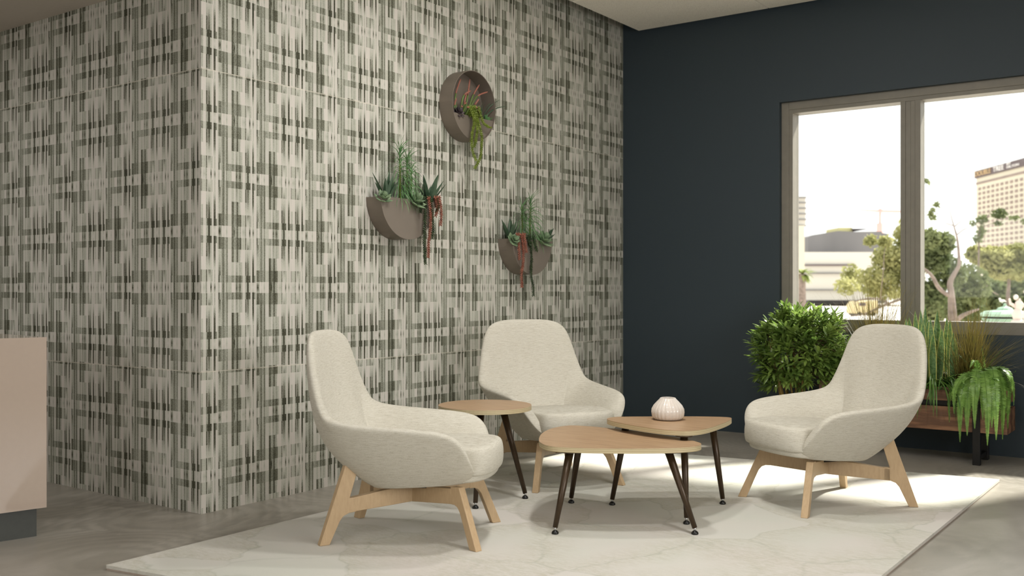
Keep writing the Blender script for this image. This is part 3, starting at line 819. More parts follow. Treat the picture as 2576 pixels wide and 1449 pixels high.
b = MB(); rosette(b, soilpt(1040, XP + .05, zt + .012), (.8, .1, .9), .095, 4, 6, .26); top(b, 'succulent_rosette', M['sage'], 'large open sage succulent hanging over the front of the corner-side bowl', 'succulent', 'sage succulents in the wall planters', smooth=True)
b = MB(); rosette(b, soilpt(1093, XP + .03, zt + .012), (.5, .5, .9), .055, 4, 6, .33); top(b, 'succulent_rosette', M['sage'], 'small sage succulent at the right end of the corner-side bowl, above the russet strands', 'succulent', 'sage succulents in the wall planters', smooth=True)
def tails(defs, z0, mat, label, name='trailing_succulent', size=.021):
    b = MB()
    for d in defs:
        s0 = soilpt(d[0][0], XP + .04, z0); s1 = on_wall(d[0][0], d[0][1], XF - .01) + Vector((0, 0, .022))
        tail(b, [s0, s1] + [on_wall(x, y, XF + .004) for x, y in d[1:]] if len(d) > 1 else [s0, s1], size)
    top(b, name, M[mat], label, 'trailing plant', 'trailing succulents in the wall planters')
tails([[(1070, 505), (1070, 540), (1067, 600), (1068, 632), (1070, 662)], [(1082, 505), (1086, 530), (1089, 565), (1088, 598)], [(1062, 505), (1060, 520), (1058, 533)], [(1098, 508), (1101, 520), (1099, 530)]],
      zt, 'dark_tail', 'dark green trailing strands hanging from the right of the corner-side bowl')
tails([[(1078, 506), (1083, 540), (1082, 580), (1078, 610), (1077, 645)], [(1104, 504), (1109, 522), (1110, 545), (1108, 566)], [(1096, 505), (1100, 525), (1096, 543)]],
      zt, 'red_tail', 'russet trailing strands hanging from the right of the corner-side bowl')
# low bowl
zt = 1.545
b = MB(); agave(b, soilpt(1284, XP, zt), 9, .20, .013, .5, (0, -.15, 0)); top(b, 'agave', M['agave'], 'dark green agave with spiky leaves at the left end of the lowest bowl', 'plant', 'agaves in the wall planters')
b = MB(); agave(b, soilpt(1368, XP, zt), 7, .17, .011, .8, (.1, .35, 0)); top(b, 'agave', M['agave'], 'dark green agave leaning out at the right end of the lowest bowl', 'plant', 'agaves in the wall planters')
b = MB(); feathery(b, soilpt(1332, XP + .02, zt), P(1334, 508), 100, 0.203); feathery(b, soilpt(1314, XP - .01, zt), P(1312, 520), 80, 0.180)
top(b, 'feathery_plant', [M['feather'], M['feather_stem']], 'tall light green feathery plant in the middle of the lowest bowl', 'plant', 'feathery plants in the wall planters')
b = MB(); rosette(b, soilpt(1288, XP + .055, zt + .015), (1, -.1, .55), .066, 4, 6, .4); top(b, 'succulent_rosette', M['sage'], 'pale round succulent rosette at the left front of the lowest bowl', 'succulent', 'sage succulents in the wall planters', smooth=True)
b = MB(); rosette(b, soilpt(1362, XP + .05, zt + .02), (.8, .1, .9), .10, 4, 7, .25); top(b, 'succulent_rosette', M['sage'], 'large open sage succulent over the right front of the lowest bowl', 'succulent', 'sage succulents in the wall planters', smooth=True)
tails([[(1302, 596), (1305, 615), (1307, 652)], [(1312, 598), (1316, 625), (1316, 660), (1312, 690), (1313, 722)], [(1318, 596), (1322, 615), (1324, 635)]],
      zt, 'red_tail', 'russet trailing strands hanging from the front of the lowest bowl')
tails([[(1332, 600), (1337, 640), (1336, 690), (1341, 718), (1342, 742)], [(1342, 602), (1347, 618), (1350, 630)], [(1328, 600), (1331, 610), (1333, 618)]],
      zt, 'dark_tail', 'dark green trailing strands hanging from the front of the lowest bowl')
# ring
zt = 2.402
b = MB()
bases = on_wall(1180, 285, XP + .01); bases.z = zt
for (bx, px, py, dx, bow) in [(1152, 1159, 198, -.02, (0, -.045, 0)), (1168, 1182, 199, .0, (.01, -.01, 0)), (1172, 1206, 213, .02, (.0, -.005, .03)), (1158, 1185, 228, .05, (0, -.03, .045)), (1172, 1227, 231, .05, (0, -.015, .05)), (1180, 1205, 249, .06, (0, .0, .02)),
                  (1184, 1199, 270, .09, (.02, 0, .03)), (1164, 1174, 234, .03, (0, -.01, 0)), (1182, 1207, 284, .08, (.02, .0, .045)), (1150, 1163, 270, .07, (.02, -.01, .035)), (1166, 1175, 270, .09, (.03, 0, .03)), (1148, 1148, 246, .0, (0, -.02, 0)), (1160, 1168, 262, .08, (.02, .01, .05))]:
    tip = on_wall(px, py, XP + dx); st = on_wall(bx, 285, XP + .01); st.z = zt
    mid = st.lerp(tip, .5) + Vector(bow)
    path = catpath([st, mid, tip], 6); m = len(path)
    cut = int(m * .55)
    rad = [lerp(.0075, .0052, i / (m - 1)) for i in range(m)]; rad[-1] = .0018
    b.tube(path[:cut + 1], rad[:cut + 1], 8, 0); b.tube(path[cut:], rad[cut:], 8, 1)
top(b, 'aloe', [M['aloe'], M['aloe_tip']], 'green aloe with thick russet-tipped leaves inside the round ring planter', 'plant', smooth=True)
b = MB(); rosette(b, soilpt(1150, XP + .02, zt + .02), (.8, -.1, .7), .058, 5, 7, .26); top(b, 'succulent_rosette', M['purple'], 'dark purple succulent rosette at the left inside the ring planter', 'succulent', smooth=True)
b = MB()
for (px, py, dx) in [(1276, 266, .12), (1257, 251, .10), (1224, 247, .03), (1238, 256, .06), (1215, 250, .02)]:
    tip = on_wall(px, py, WX + dx + .03); st = on_wall(1208, 280, XP); st.z = zt
    path = catpath([st, st.lerp(tip, .45) + Vector((0, 0, .035)), tip], 5)
    b.blade(path, [.0055 * (1 - (i / (len(path) - 1)) ** 2) + .0004 for i in range(len(path))], (0.3, .2, 1), fold=.4)
top(b, 'grassy_plant', M['agave'], 'thin dark green arching blades reaching out of the right of the ring planter', 'plant')
b = MB(); agave(b, soilpt(1222, XP + .02, zt), 16, .075, .0055, .75, (.2, .1, 0)); top(b, 'spiky_succulent', M['feather'], 'small spiky light green succulent at the right inside the ring planter', 'succulent')
tails([[(1180, 276), (1193, 305), (1187, 340), (1188, 375), (1197, 404)], [(1192, 276), (1204, 310), (1212, 350), (1208, 395), (1196, 421)], [(1203, 278), (1214, 305), (1223, 316), (1232, 321)], [(1186, 276), (1200, 310), (1199, 340), (1193, 370)]],
      zt, 'lime_tail', 'lime green trailing strands hanging from the ring planter', size=.021)

# ------------------------------------------------------------------ floor planter by the window
PX0, PX1, PY0, PY1 = -2.50, -1.225, 7.36, 7.66
pb = empty('planter_box', ((PX0 + PX1) / 2, (PY0 + PY1) / 2, 0), 0, 'long low planter of walnut boards on black steel legs under the window', 'planter')
def pbox(name, mat, boxes, bevel=.002):
    b = MB()
    for x0, x1, y0, y1, z0, z1 in boxes: b.box(x0 - pb.location.x, x1 - pb.location.x, y0 - pb.location.y, y1 - pb.location.y, z0, z1)
    return b.build(name, mat, pb, bevel=bevel)
for z0, z1 in ((.222, .388), (.428, .520)):
    pbox('side_board', M['planter_wood'], [(PX0, PX1, PY0, PY0 + .02, z0, z1)])
    pbox('side_board', M['planter_wood'], [(PX0, PX1, PY1 - .02, PY1, z0, z1)])
    pbox('end_board', M['planter_wood'], [(PX1 - .02, PX1, PY0 + .02, PY1 - .02, z0, z1)])
    pbox('end_board', M['planter_wood'], [(PX0, PX0 + .02, PY0 + .02, PY1 - .02, z0, z1)])
pbox('liner', M['black_metal'], [(PX0 + .025, PX1 - .025, PY0 + .025, PY1 - .025, .230, .49)])
pbox('soil', M['soil'], [(PX0 + .03, PX1 - .03, PY0 + .03, PY1 - .03, .49, .505)])
for x in (PX0 + .165, PX1 - .215):
    for y in (PY0 - .012, PY1 - .03):
        pbox('leg', M['black_metal'], [(x, x + .048, y, y + .042, 0, .45)])
    pbox('leg_rail', M['black_metal'], [(x + .008, x + .04, PY0 + .03, PY1 - .03, .195, .222)])
    pbox('leg_rail', M['black_metal'], [(x + .008, x + .04, PY0 + .03, PY1 - .03, .035, .065)])

SZ = .505
# shrub in its own pot
sx, sy = -2.665, 7.47
shr = empty('potted_shrub', (sx, sy, 0), 0, 'bushy bright green leafy shrub left of the planter box, in front of the window corner', 'plant')
b = MB(); b.lathe([(0, 0), (.12, 0), (.15, .28), (.155, .30), (.14, .30), (.135, .27), (0, .27)], n=32); b.build('pot', M['black_metal'], shr, smooth=False)
b = MB()
canes = []
for i in range(16):
    a = R.uniform(0, 2 * pi); r = R.uniform(.02, .12)
    p0 = Vector((r * cos(a) - .06, r * sin(a), .27)); p1 = Vector((p0.x * 2.1 + R.uniform(-.04, .04), p0.y * 1.2, R.uniform(.62, .95)))
    b.tube([p0, p0.lerp(p1, .5) + Vector((R.uniform(-.01, .01), 0, 0)), p1], [.0085, .0065, .003], 6); canes.append((p0, p1))
b.build('cane', M['cane'], shr, smooth=True)
b = MB(); bt = MB()
def leaf(b, p, d, L, w):
    d = Vector(d).normalized(); sd = d.cross(Vector((R.uniform(-.5, .5), R.uniform(-.5, .5), 1))).normalized()
    pts = arc(p, d, L, .5, 4)
    b.blade(pts, [w * .25, w * .85, w, w * .7, w * .03], sd, fold=.25)
for i in range(340):
    # twig tips on a lumpy ellipsoid volume
    a = R.uniform(0, 2 * pi); u = R.uniform(-.95, 1); rr = R.uniform(.45, 1.0) ** .4
    q = sqrt(1 - u * u)
    c = Vector((cos(a) * (max(q, .86) if u < 0 else max(q, .5)) * .385 * rr, sin(a) * q * .27 * rr - .03, .745 + u * .335 * rr))
    c.x += .03 * (c.z - .6); c += Vector((R.uniform(-.03, .03),) * 3) * (1 if i % 3 else 1.6)
    if c.y + sy > WY - .05: c.y = WY - .05 - sy
    p0 = min(canes, key=lambda k: (k[0].lerp(k[1], .8) - c).length); o0 = p0[0].lerp(p0[1], R.uniform(.55, .98))
    if i % 2 == 0: bt.tube([o0, o0.lerp(c, .5) + Vector((0, 0, -.015)), c], [.0025, .002, .0012], 4)
    dirc = (c - Vector((0, 0, .62))).normalized() + Vector((R.uniform(-.3, .3), R.uniform(-.3, .3), R.uniform(0, .6)))
    dirc.normalize()
    for k in range(10):
        an = k * 2.4; s1 = dirc.cross(Vector((.2, .3, .9))).normalized(); s2 = dirc.cross(s1)
        o = s1 * cos(an) + s2 * sin(an); t = k / 10
        p = c - dirc * (.075 * (1 - t))
        dd = dirc * (.35 + .9 * t) + o * (1.05 - .5 * t)
        L = R.uniform(.065, .10)
        if (p + dd.normalized() * L).y + sy > WY - .01: continue
        leaf(b, p, dd, L, R.uniform(.010, .0145))
b.build('foliage', M['shrub'], shr, smooth=True); bt.build('twigs', M['twig'], shr)

def grass(cx, cy, n, L, spread, lean, label, w=.0020, zc=SZ):
    b = MB()
    for i in range(n):
        a = R.uniform(0, 2 * pi); k = abs(R.gauss(0, 1)) * spread
        p = Vector((cx + R.gauss(0, .035), cy + R.gauss(0, .025), zc - .01))
        d = Vector((cos(a) * k + lean[0], sin(a) * k * .7 + lean[1], 1))
        pts = arc(p, d, L * R.uniform(.6, 1.12), R.uniform(.15, .75) * (1 + k), 9)
        if max(q.y for q in pts) > WY - .015:
            pts = [Vector((q.x, min(q.y, WY - .015), q.z)) for q in pts]
        if min(q.z for q in pts) < .1: continue
        b.blade(pts, [w * (1 - .85 * (j / 9) ** 1.5) for j in range(10)], Vector((-sin(a), cos(a), 0)), fold=.3)
    top(b, 'sedge_grass', M['grass'], label, 'plant', 'sedge grasses in the window planter')
gx = on_y(2205, 900, 7.50).x
grass(gx, 7.50, 520, .74, .40, (.02, -.05), 'tuft of thin olive-brown grass rising between the shrub and the high-back chair')
gx = on_y(2432, 900, 7.53).x
grass(gx, 7.53, 560, .60, .55, (.10, -.05), 'tuft of thin olive-brown grass behind the fern, fanning to the right')
# snake plants
def snake(px, tips, label):
    b = MB()
    c = on_y(px, 900, 7.55)
    for tx, ty, yy in tips:
        tip = on_y(tx, ty, yy); p = Vector((c.x + (tip.x - c.x) * .55, lerp(7.55, yy, .6), SZ - .01))
        m = catpath([p, p.lerp(tip, .5) + Vector((R.uniform(-.01, .01), 0, 0)), tip], 5); n_ = len(m)
        w = R.uniform(.025, .032)
        wd = [w * min(1, .55 + 1.2 * (i / n_)) * (1 - max(0, (i / (n_ - 1) - .55) / .45) ** 1.6) + .0006 for i in range(n_)]
        b.blade(m, wd, Vector((1, R.uniform(-.9, .9), 0)), 0, fold=.25, edge=1, edge_w=.2)
    top(b, 'snake_plant', [M['snake'], M['snake_edge']], label, 'plant', 'snake plants in the window planter')
snake(2300, [(2258, 802, 7.6), (2279, 800, 7.5), (2287, 798, 7.6), (2218, 804, 7.6), (2232, 806, 7.5)], 'snake plant with yellow-edged leaves just above the top of the right-hand chair back')
snake(2318, [(2302, 782, 7.6), (2316, 780, 7.58), (2328, 766, 7.6), (2322, 808, 7.45), (2334, 802, 7.6)], 'tallest snake plant with yellow-edged leaves, at the window mullion')
snake(2352, [(2358, 780, 7.6), (2340, 800, 7.5), (2364, 810, 7.6), (2348, 838, 7.42), (2370, 826, 7.5)], 'snake plant with yellow-edged leaves right of the high-back chair')
snake(2394, [(2382, 798, 7.6), (2390, 804, 7.5), (2398, 836, 7.45), (2404, 850, 7.5)], 'snake plant with yellow-edged leaves furthest right, beside the fern')
# strap leaf plant spilling over the board
b = MB()
for i in range(46):
    a = R.uniform(-2.6, -.5); c = on_y(R.uniform(2335, 2385), 940, 7.44); c.z = SZ
    d = Vector((cos(a) * .8, sin(a) * R.uniform(.45, .9), R.uniform(.7, 1.3)))
    pts = arc(c, d, R.uniform(.30, .50), R.uniform(3.4, 4.6), 10)
    pts = [Vector((q.x, min(q.y, PY0 - .012) if q.z < .53 else q.y, q.z)) for q in pts]
    b.blade(pts, [.0055 * x for x in (.7, .9, 1, 1, 1, 1, .95, .85, .7, .4, .05)], Vector((-sin(a), cos(a), 0)), fold=.35)
top(b, 'strap_leaf_plant', M['strap'], 'dark green strap-leaved plant spilling over the planter boards beside the chair back', 'plant')
# fern
fern = empty('fern', (0, 0, SZ), 0, 'large bright green fern with long drooping fronds at the right end of the planter', 'plant')
fc = on_y(2470, 930, 7.47); fern.location = (fc.x, 7.47, SZ)
def frond(b, pts, Lmax):
    pts = catpath(pts, 10); n = len(pts)
    bs.tube(pts, [lerp(.0024, .0008, i / (n - 1)) for i in range(n)], 5)
    tot = sum((pts[i + 1] - pts[i]).length for i in range(n - 1)); s = .03; acc = 0; i = 0
    side = (pts[-1] - pts[0]).cross(Vector((0, 0, 1)))
    if side.length < .02: side = Vector((1, 0, 0))
    while s < tot * .995 and i < n - 1:
        seg = (pts[i + 1] - pts[i]); l = seg.length
        if acc + l < s: acc += l; i += 1; continue
        p = pts[i] + seg * ((s - acc) / l); T = seg.normalized(); t = s / tot
        sd = (side - T * side.dot(T)).normalized(); nr = T.cross(sd).normalized()
        w = Lmax * min(1, .35 + t * 2.4) * (1 - max(0, (t - .45) / .55) ** 1.3) + .003
        for sg in (-1, 1):
            d = (sd * sg + T * .25 - nr * R.uniform(-.1, .25)).normalized()
            q = T * (.0052)
            b.add([p - q, p + d * w * .55 - q * .95 - nr * .001, p + d * w, p + d * w * .55 + q * 1.0, p + q], [(0, 1, 3, 4), (1, 2, 3)])
        s += .0106
b = MB(); bs = MB()
fl = fern.location
for (tx, ty, yy, h) in [(2415, 1112, 7.20, .10), (2433, 1098, 7.22, .12), (2452, 1080, 7.20, .14), (2472, 1055, 7.22, .13), (2484, 1122, 7.16, .13), (2506, 1108, 7.2, .15), (2522, 1106, 7.3, .13),
                        (2526, 1065, 7.32, .16), (2540, 1040, 7.4, .16), (2388, 1062, 7.3, .09), (2400, 1040, 7.2, .11), (2536, 1000, 7.5, .14), (2546, 985, 7.3, .16), (2555, 932, 7.45, .12), (2398, 882, 7.5, .04),
                        (2418, 872, 7.45, .04), (2470, 875, 7.5, .03), (2524, 877, 7.5, .04), (2440, 925, 7.25, .12), (2424, 968, 7.22, .10), (2500, 1010, 7.25, .15), (2460, 1010, 7.2, .12), (2512, 960, 7.2, .1), (2550, 1020, 7.35, .15),
                        (2440, 1050, 7.24, .12), (2495, 1075, 7.2, .14), (2380, 975, 7.4, .1), (2535, 1080, 7.36, .14), (2410, 1000, 7.25, .1)]:
    tip = on_y(tx, ty, yy) - fl
    st = Vector((R.uniform(-.03, .03), R.uniform(-.03, .03), 0))
    if ty > 930:
        m1 = st.lerp(tip, .35); m1.z = max(.04, h * 1.05); m1.x = st.x + (tip.x - st.x) * .62; m1.y = st.y + (tip.y - st.y) * .62
        m2 = Vector((lerp(st.x, tip.x, .96), lerp(st.y, tip.y, .97), lerp(m1.z, tip.z, .38)))
        frond(b, [st, st.lerp(m1, .5) + Vector((0, 0, .035)), m1, m2, tip], .036)
    else:
        frond(b, [st, st.lerp(tip, .5) + Vector((0, 0, h)), tip], .030)
b.build('fronds', M['fern'], fern); bs.build('frond_stems', M['strap'], fern)

# ------------------------------------------------------------------ outside the window
RX = random.Random(23)
O = {}  # haze is painted in: most outdoor colours are paled, no haze volume
O['ground'] = simple('pale_paving', rgb(206, 198, 188), .9, nscale=.6, namp=.12)
O['cream'] = simple('cream_facade', rgb(204, 197, 180), .9, nscale=.2, namp=.02)
O['white'] = simple('white_facade', rgb(204, 200, 192), .9, nscale=.1, namp=.02)
O['slate'] = simple('slate_band', rgb(96, 84, 86), .7, nscale=.1, namp=.05)
O['winb'] = simple('bronze_window', rgb(138, 118, 110), .5, nscale=.3, namp=.15)
O['net'] = simple('grey_netting', rgb(118, 116, 118), .9, nscale=.12, namp=.22, stretch=(1, 1, .3))
O['yell'] = simple('yellow_panel', rgb(196, 190, 140), .8)
O['ochre'] = simple('ochre_paint', rgb(206, 188, 146), .7)
O['crane'] = simple('crane_red', rgb(222, 176, 172), .7)
O['bark'] = simple('oak_bark', rgb(128, 114, 106), .95, nscale=6, namp=.3)
O['leafd'] = leafmat('oak_leaf_dark', rgb(92, 104, 66), rgb(126, 134, 90), .7, .3, 1.2)
O['leafy'] = leafmat('oak_leaf_yellow', rgb(146, 148, 96), rgb(178, 176, 122), .7, .4, 1.2)
O['palm'] = leafmat('palm_frond', rgb(108, 126, 56), rgb(146, 158, 88), .6, .3, 1)
O['copper'] = simple('verdigris_copper', rgb(150, 176, 156), .7, nscale=2, namp=.12)
O['stone'] = simple('white_stone', rgb(214, 198, 190), .8, nscale=3, namp=.12)
O['gull'] = simple('white_feathers', rgb(225, 220, 214), .8)
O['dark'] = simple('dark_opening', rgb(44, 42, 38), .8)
b = MB(); g0 = at_depth(1288, 728, 12); b.box(-260, 260, 8.6, 420, -1.7, -1.6); o = b.build('ground_outside', O['ground']); o['kind'] = 'structure'

def facade(p0, p1, d0, d1, ztop, zbot, depth):
    """vertical box whose front face runs between two pixel columns at two depths"""
    A = at_depth(p0, HY, d0); B = at_depth(p1, HY, d1); A.z = B.z = 0
    n = Vector((-(B - A).y, (B - A).x, 0)).normalized()
    if n.y < 0: n = -n
    return A, B, n
def slab(b, A, B, n, u0, u1, z0, z1, t0, t1, mi=0):
    e = (B - A)
    q = [A + e * u0 + n * t0, A + e * u1 + n * t0, A + e * u1 + n * t1, A + e * u0 + n * t1]
    vs = [(p.x, p.y, z0) for p in q] + [(p.x, p.y, z1) for p in q]
    b.add(vs, [(0,3,2,1),(4,5,6,7),(0,1,5,4),(1,2,6,5),(2,3,7,6),(3,0,4,7)], mi)
def zat(py, d): return CAMH - (py - HY) / FPX * d
def child(b, name, mats, root, **kw):
    l = root.location; b.v = [(x - l.x, y - l.y, z - l.z) for x, y, z in b.v]
    return b.build(name, mats, root, **kw)
# hotel tower
D0, D1 = 300.0, 265.0
A, B, n = facade(2456, 2600, D0, D1, 0, 0, 0)
hot = empty('hotel_tower', (A.x, A.y, -1.6), 0, 'tall cream hotel tower with a dark lettered top band, far right outside the window', 'building')
zt_ = zat(431, D0); H = zt_
b = MB(); slab(b, A, B, n, 0, 2.2, -1.6, zt_ - .2, 0, 22); child(b, 'wall', O['cream'], hot)
zb = zat(449, D0)
b = MB(); slab(b, A, B, n, -.004, 2.2, zb, zt_, -.5, 22.5); child(b, 'top_band', O['slate'], hot)
z2a, z2b = zat(465, D0), zat(460, D0)
b = MB(); slab(b, A, B, n, .0, 2.2, z2a, z2b, -.15, .0); child(b, 'window_strip', O['winb'], hot)
rows, cols = 10, 10
zr0 = zat(478, D0); dzr = (zat(478, D0) - zat(598, D0)) / 10
e = (B - A)
for r in range(rows):
    for c in range(cols):
        u = .045 + c * .0825
        b = MB(); z1 = zr0 - r * dzr + .45; z0 = z1 - dzr * .52
        slab(b, A, B, n, u, u + .046, z0, z1, -.12, .02)
        child(b, 'window', O['winb'], hot)
b = MB()
for r in range(10, 13):
    for c in range(10):
        u = .045 + c * .0825; z1 = zr0 - r * dzr + .45; slab(b, A, B, n, u, u + .046, z1 - dzr * .52, z1, -.12, .02)
child(b, 'lower_windows', O['winb'], hot)['kind'] = 'stuff'
ang = math.atan2(e.y, e.x)
def sign(txt, u, z, size, col, extr=.1):
    cu = bpy.data.curves.new('lettering', 'FONT'); cu.body = txt; cu.size = size; cu.extrude = extr
    cu.materials.append(col); o = bpy.data.objects.new('lettering', cu); SC.collection.objects.link(o)
    p = A + e * u - n * .65; o.rotation_euler = (pi / 2, 0, ang); o.parent = hot
    o.location = (p.x - hot.location.x, p.y - hot.location.y, z + 1.6); return o
gold = simple('gold_letters', rgb(196, 168, 128), .6); wht = simple('white_letters', rgb(236, 232, 230), .6)
L1 = sign('DOUBLE', .012, zb + .45, 2.05, gold); L2 = sign('TREE', .36, zb + .45, 2.05, wht); L3 = sign('BY', .60, zb + 1.35, .95, wht); L4 = sign('HILTON', .60, zb + .45, .95, wht)
bpy.context.view_layer.update()
for lo, wd in [(L1, .30), (L2, .19), (L3, .07), (L4, .2)]:
    w = max(.1, lo.dimensions.x); k = wd * e.length / w
    me = bpy.data.meshes.new_from_object(lo.evaluated_get(bpy.context.evaluated_depsgraph_get()))
    for v in me.vertices: v.co.x *= k
    mo = bpy.data.objects.new('lettering', me); SC.collection.objects.link(mo)
    mo.parent = hot; mo.location = lo.location; mo.rotation_euler = lo.rotation_euler
    bpy.data.objects.remove(lo)
# dark netted building
D = 170.0
def block(name, label, parts, cat='building'):
    px0, py0, px1, py1, mat, dd, th, pname = parts[0]
    A, B, n = facade(px0, px1, dd, dd, 0, 0, 0)
    root = empty(name, (A.x, A.y, -1.6), 0, label, cat)
    for px0, py0, px1, py1, mat, dd, th, pname in parts:
        A, B, n = facade(px0, px1, dd, dd, 0, 0, 0)
        b = MB(); slab(b, A, B, n, 0, 1, zat(py1, dd), zat(py0, dd), 0, th); child(b, pname, mat, root)
    return root
block('parking_block', 'long white low building with a dark slit, below the netted grey building outside', [(2018, 634, 2330, 755, O['white'], 168, 25, 'wall'), (2024, 665, 2150, 669, O['slate'], 167.5, .4, 'slit'), (2034, 686, 2120, 688.5, O['net'], 167.5, .4, 'slit'), (2024, 728, 2200, 730.5, O['net'], 167.5, .4, 'slit')])
b = MB()
D = 196.0
A, B, n = facade(2033, 2233, D, D, 0, 0, 0)
nb = empty('netted_building', (A.x, A.y, -1.6), 0, 'grey netted building under construction with a slanting roof, behind the white low block', 'building')
e_ = B - A
pts2 = [(2033, 596), (2045, 591), (2108, 581), (2150, 583), (2218, 582), (2220, 586), (2233, 588), (2233, 763), (2033, 763)]
P3 = [at_depth(x, y, D) for x, y in pts2]
b = MB(); m = len(P3); vs = P3 + [p + n * 24 for p in P3]
b.add(vs, [tuple(range(m - 1, -1, -1)), tuple(range(m, 2 * m))] + [(i, (i + 1) % m, m + (i + 1) % m, m + i) for i in range(m)])
child(b, 'netted_wall', O['net'], nb)
b = MB(); q = at_depth(2110, 572, D); A2, B2, n2 = facade(2110, 2144, D + 2, D + 2, 0, 0, 0); slab(b, A2, B2, n2, 0, 1, zat(584, D), zat(571, D), 0, 8); child(b, 'roof_cabin', O['yell'], nb)
b = MB(); A2, B2, n2 = facade(2144, 2182, D + 1, D + 1, 0, 0, 0); slab(b, A2, B2, n2, 0, 1, zat(576, D), zat(574.5, D), 0, 10); child(b, 'roof_canopy', O['slate'], nb)
# louvred block at the left jamb
D = 120.0
A, B, n = facade(1960, 2027, D, D, 0, 0, 0)
lt = empty('louvred_tower', (A.x, A.y, -1.6), 0, 'pale tower with grey horizontal bands at the left edge of the window view', 'building')
b = MB(); slab(b, A, B, n, 0, 1, zat(566, D), zat(494, D), 0, 14); child(b, 'upper_wall', O['white'], lt)
A3, B3, n3 = facade(1960, 2024, D - .5, D - .5, 0, 0, 0)
b = MB(); slab(b, A3, B3, n3, 0, 1, -1.6, zat(568, D), 0, 14); child(b, 'lower_wall', O['cream'], lt)
for y in (496, 509, 523, 537, 551, 567):
    b = MB(); slab(b, A, B, n, -.01, 1.01, zat(y + 2.4, D), zat(y, D), -.3, .2); child(b, 'louvre_band', O['net'], lt)
# tower crane
D = 330.0
cr = at_depth(2214, HY, D); crn = empty('tower_crane', (cr.x, cr.y, -1.6), 0, 'thin pale red tower crane on the skyline in the left pane', 'crane')
b = MB(); b.box(cr.x - .35, cr.x + .35, cr.y - .35, cr.y + .35, -1.6, zat(528, D)); child(b, 'mast', O['crane'], crn)
b = MB(); b.box(cr.x - .9, cr.x + .9, cr.y - .9, cr.y + .9, zat(592, D), zat(562, D)); child(b, 'climbing_frame', O['crane'], crn)
b = MB(); b.tube([at_depth(2125, 527, D), at_depth(2214, 531, D), at_depth(2300, 533, D)], [.12, .4, .5], 6); child(b, 'jib', O['crane'], crn)
b = MB(); b.tube([at_depth(2205, 533, D), at_depth(2214, 526, D), at_depth(2226, 533, D)], .3, 6); child(b, 'tower_top', O['crane'], crn)

# trees
def clump(b, c, r, n, s, mi=0):
    for i in range(n):
        d = Vector((RX.gauss(0, 1), RX.gauss(0, 1), RX.gauss(0, 1))).normalized() * (RX.random() ** .45)
        p = Vector(c) + Vector((d.x * r[0], d.y * r[1], d.z * r[2]))
        u = Vector((RX.gauss(0, 1), RX.gauss(0, 1), RX.gauss(0, 1))).normalized(); w = u.cross(Vector((RX.gauss(0, 1), RX.gauss(0, 1), .3))).normalized()
        k = s * RX.uniform(.6, 1.3)
        b.add([p - u * k, p + w * k * .45, p + u * k, p - w * k * .45], [(0, 1, 2, 3)], mi)
def tree(name, label, trunk, D, clumps, mat, base_px, rs=1.0):
    g = at_depth(base_px, HY, D); root = empty(name, (g.x, g.y, -1.6), 0, label, 'tree', 'trees outside the window')
    if trunk:
        b = MB()
        for pth in trunk:
            P_ = catpath([at_depth(x, y, D + dd) for x, y, dd, w in pth], 5); m = len(P_)
            ws = [interp(i / (m - 1) * (len(pth) - 1), list(range(len(pth))), [w for _, _, _, w in pth]) * D / FPX / 2 for i in range(m)]
            b.tube(P_, ws, 8)
        child(b, 'trunk', O['bark'], root, smooth=True)
    b = MB()
    for x, y, rx, ry, dd, nn in clumps:
        c = at_depth(x, y, D + dd); sc_ = (D + dd) / FPX
        clump(b, c, (rx * sc_, rx * sc_ * .8, ry * sc_), int(nn * 1.25), 5.0 * sc_ * rs)
    child(b, 'foliage', mat, root)
    return root
tree('oak_tree', 'gnarled oak with a thick twisting trunk just right of the mullion', [
     [(2398, 905, 0, 26), (2396, 800, 0, 22), (2393, 740, 0, 16), (2390, 712, 0, 14), (2400, 690, 0, 12), (2412, 668, 0, 9), (2412, 640, 0, 7), (2408, 600, 0, 5), (2400, 570, 0, 3.5), (2393, 545, 0, 2), (2383, 500, 0, 1)],
     [(2394, 745, 0, 12), (2378, 738, 0, 10), (2360, 722, 0, 10), (2348, 700, 0, 9), (2332, 682, 0, 7), (2300, 660, 0, 4)],
     [(2398, 815, 0, 12), (2420, 795, -.6, 11), (2442, 785, -1, 8), (2462, 778, -1.2, 4)],
     [(2408, 590, 0, 3), (2430, 575, 0, 2), (2465, 570, 0, 1.2)], [(2401, 570, 0, 3), (2425, 552, 0, 1.5), (2455, 540, 0, 1)], [(2400, 568, 0, 3), (2370, 560, 0, 1.5), (2335, 558, 0, 1)]],
     26, [(2340, 600, 26, 26, 1.5, 480), (2372, 612, 30, 28, 2, 480), (2350, 650, 42, 40, 2.5, 900), (2392, 690, 40, 45, 3.0, 700), (2440, 720, 50, 55, 3.5, 1100), (2340, 740, 40, 45, 3, 700), (2420, 780, 60, 35, 4, 800), (2345, 540, 12, 16, 0, 40), (2358, 515, 8, 8, 0, 20), (2330, 455, 8, 10, 0, 20)],
     O['leafd'], 2398, 1.5)
tree('oak_tree', 'broad yellow-green tree canopy below the hotel tower', [[(2490, 700, 0, 4), (2482, 720, 0, 4), (2500, 735, 0, 3), (2512, 742, 0, 2)], [(2530, 905, 0, 16), (2535, 760, 0, 10), (2540, 680, 0, 6)]],
     32, [(2500, 650, 50, 30, 0, 1300), (2560, 640, 40, 28, 0, 1100), (2455, 640, 24, 22, 0, 420), (2540, 680, 60, 26, 0, 1000), (2610, 660, 50, 36, 0, 700)], O['leafy'], 2530, 1.7)
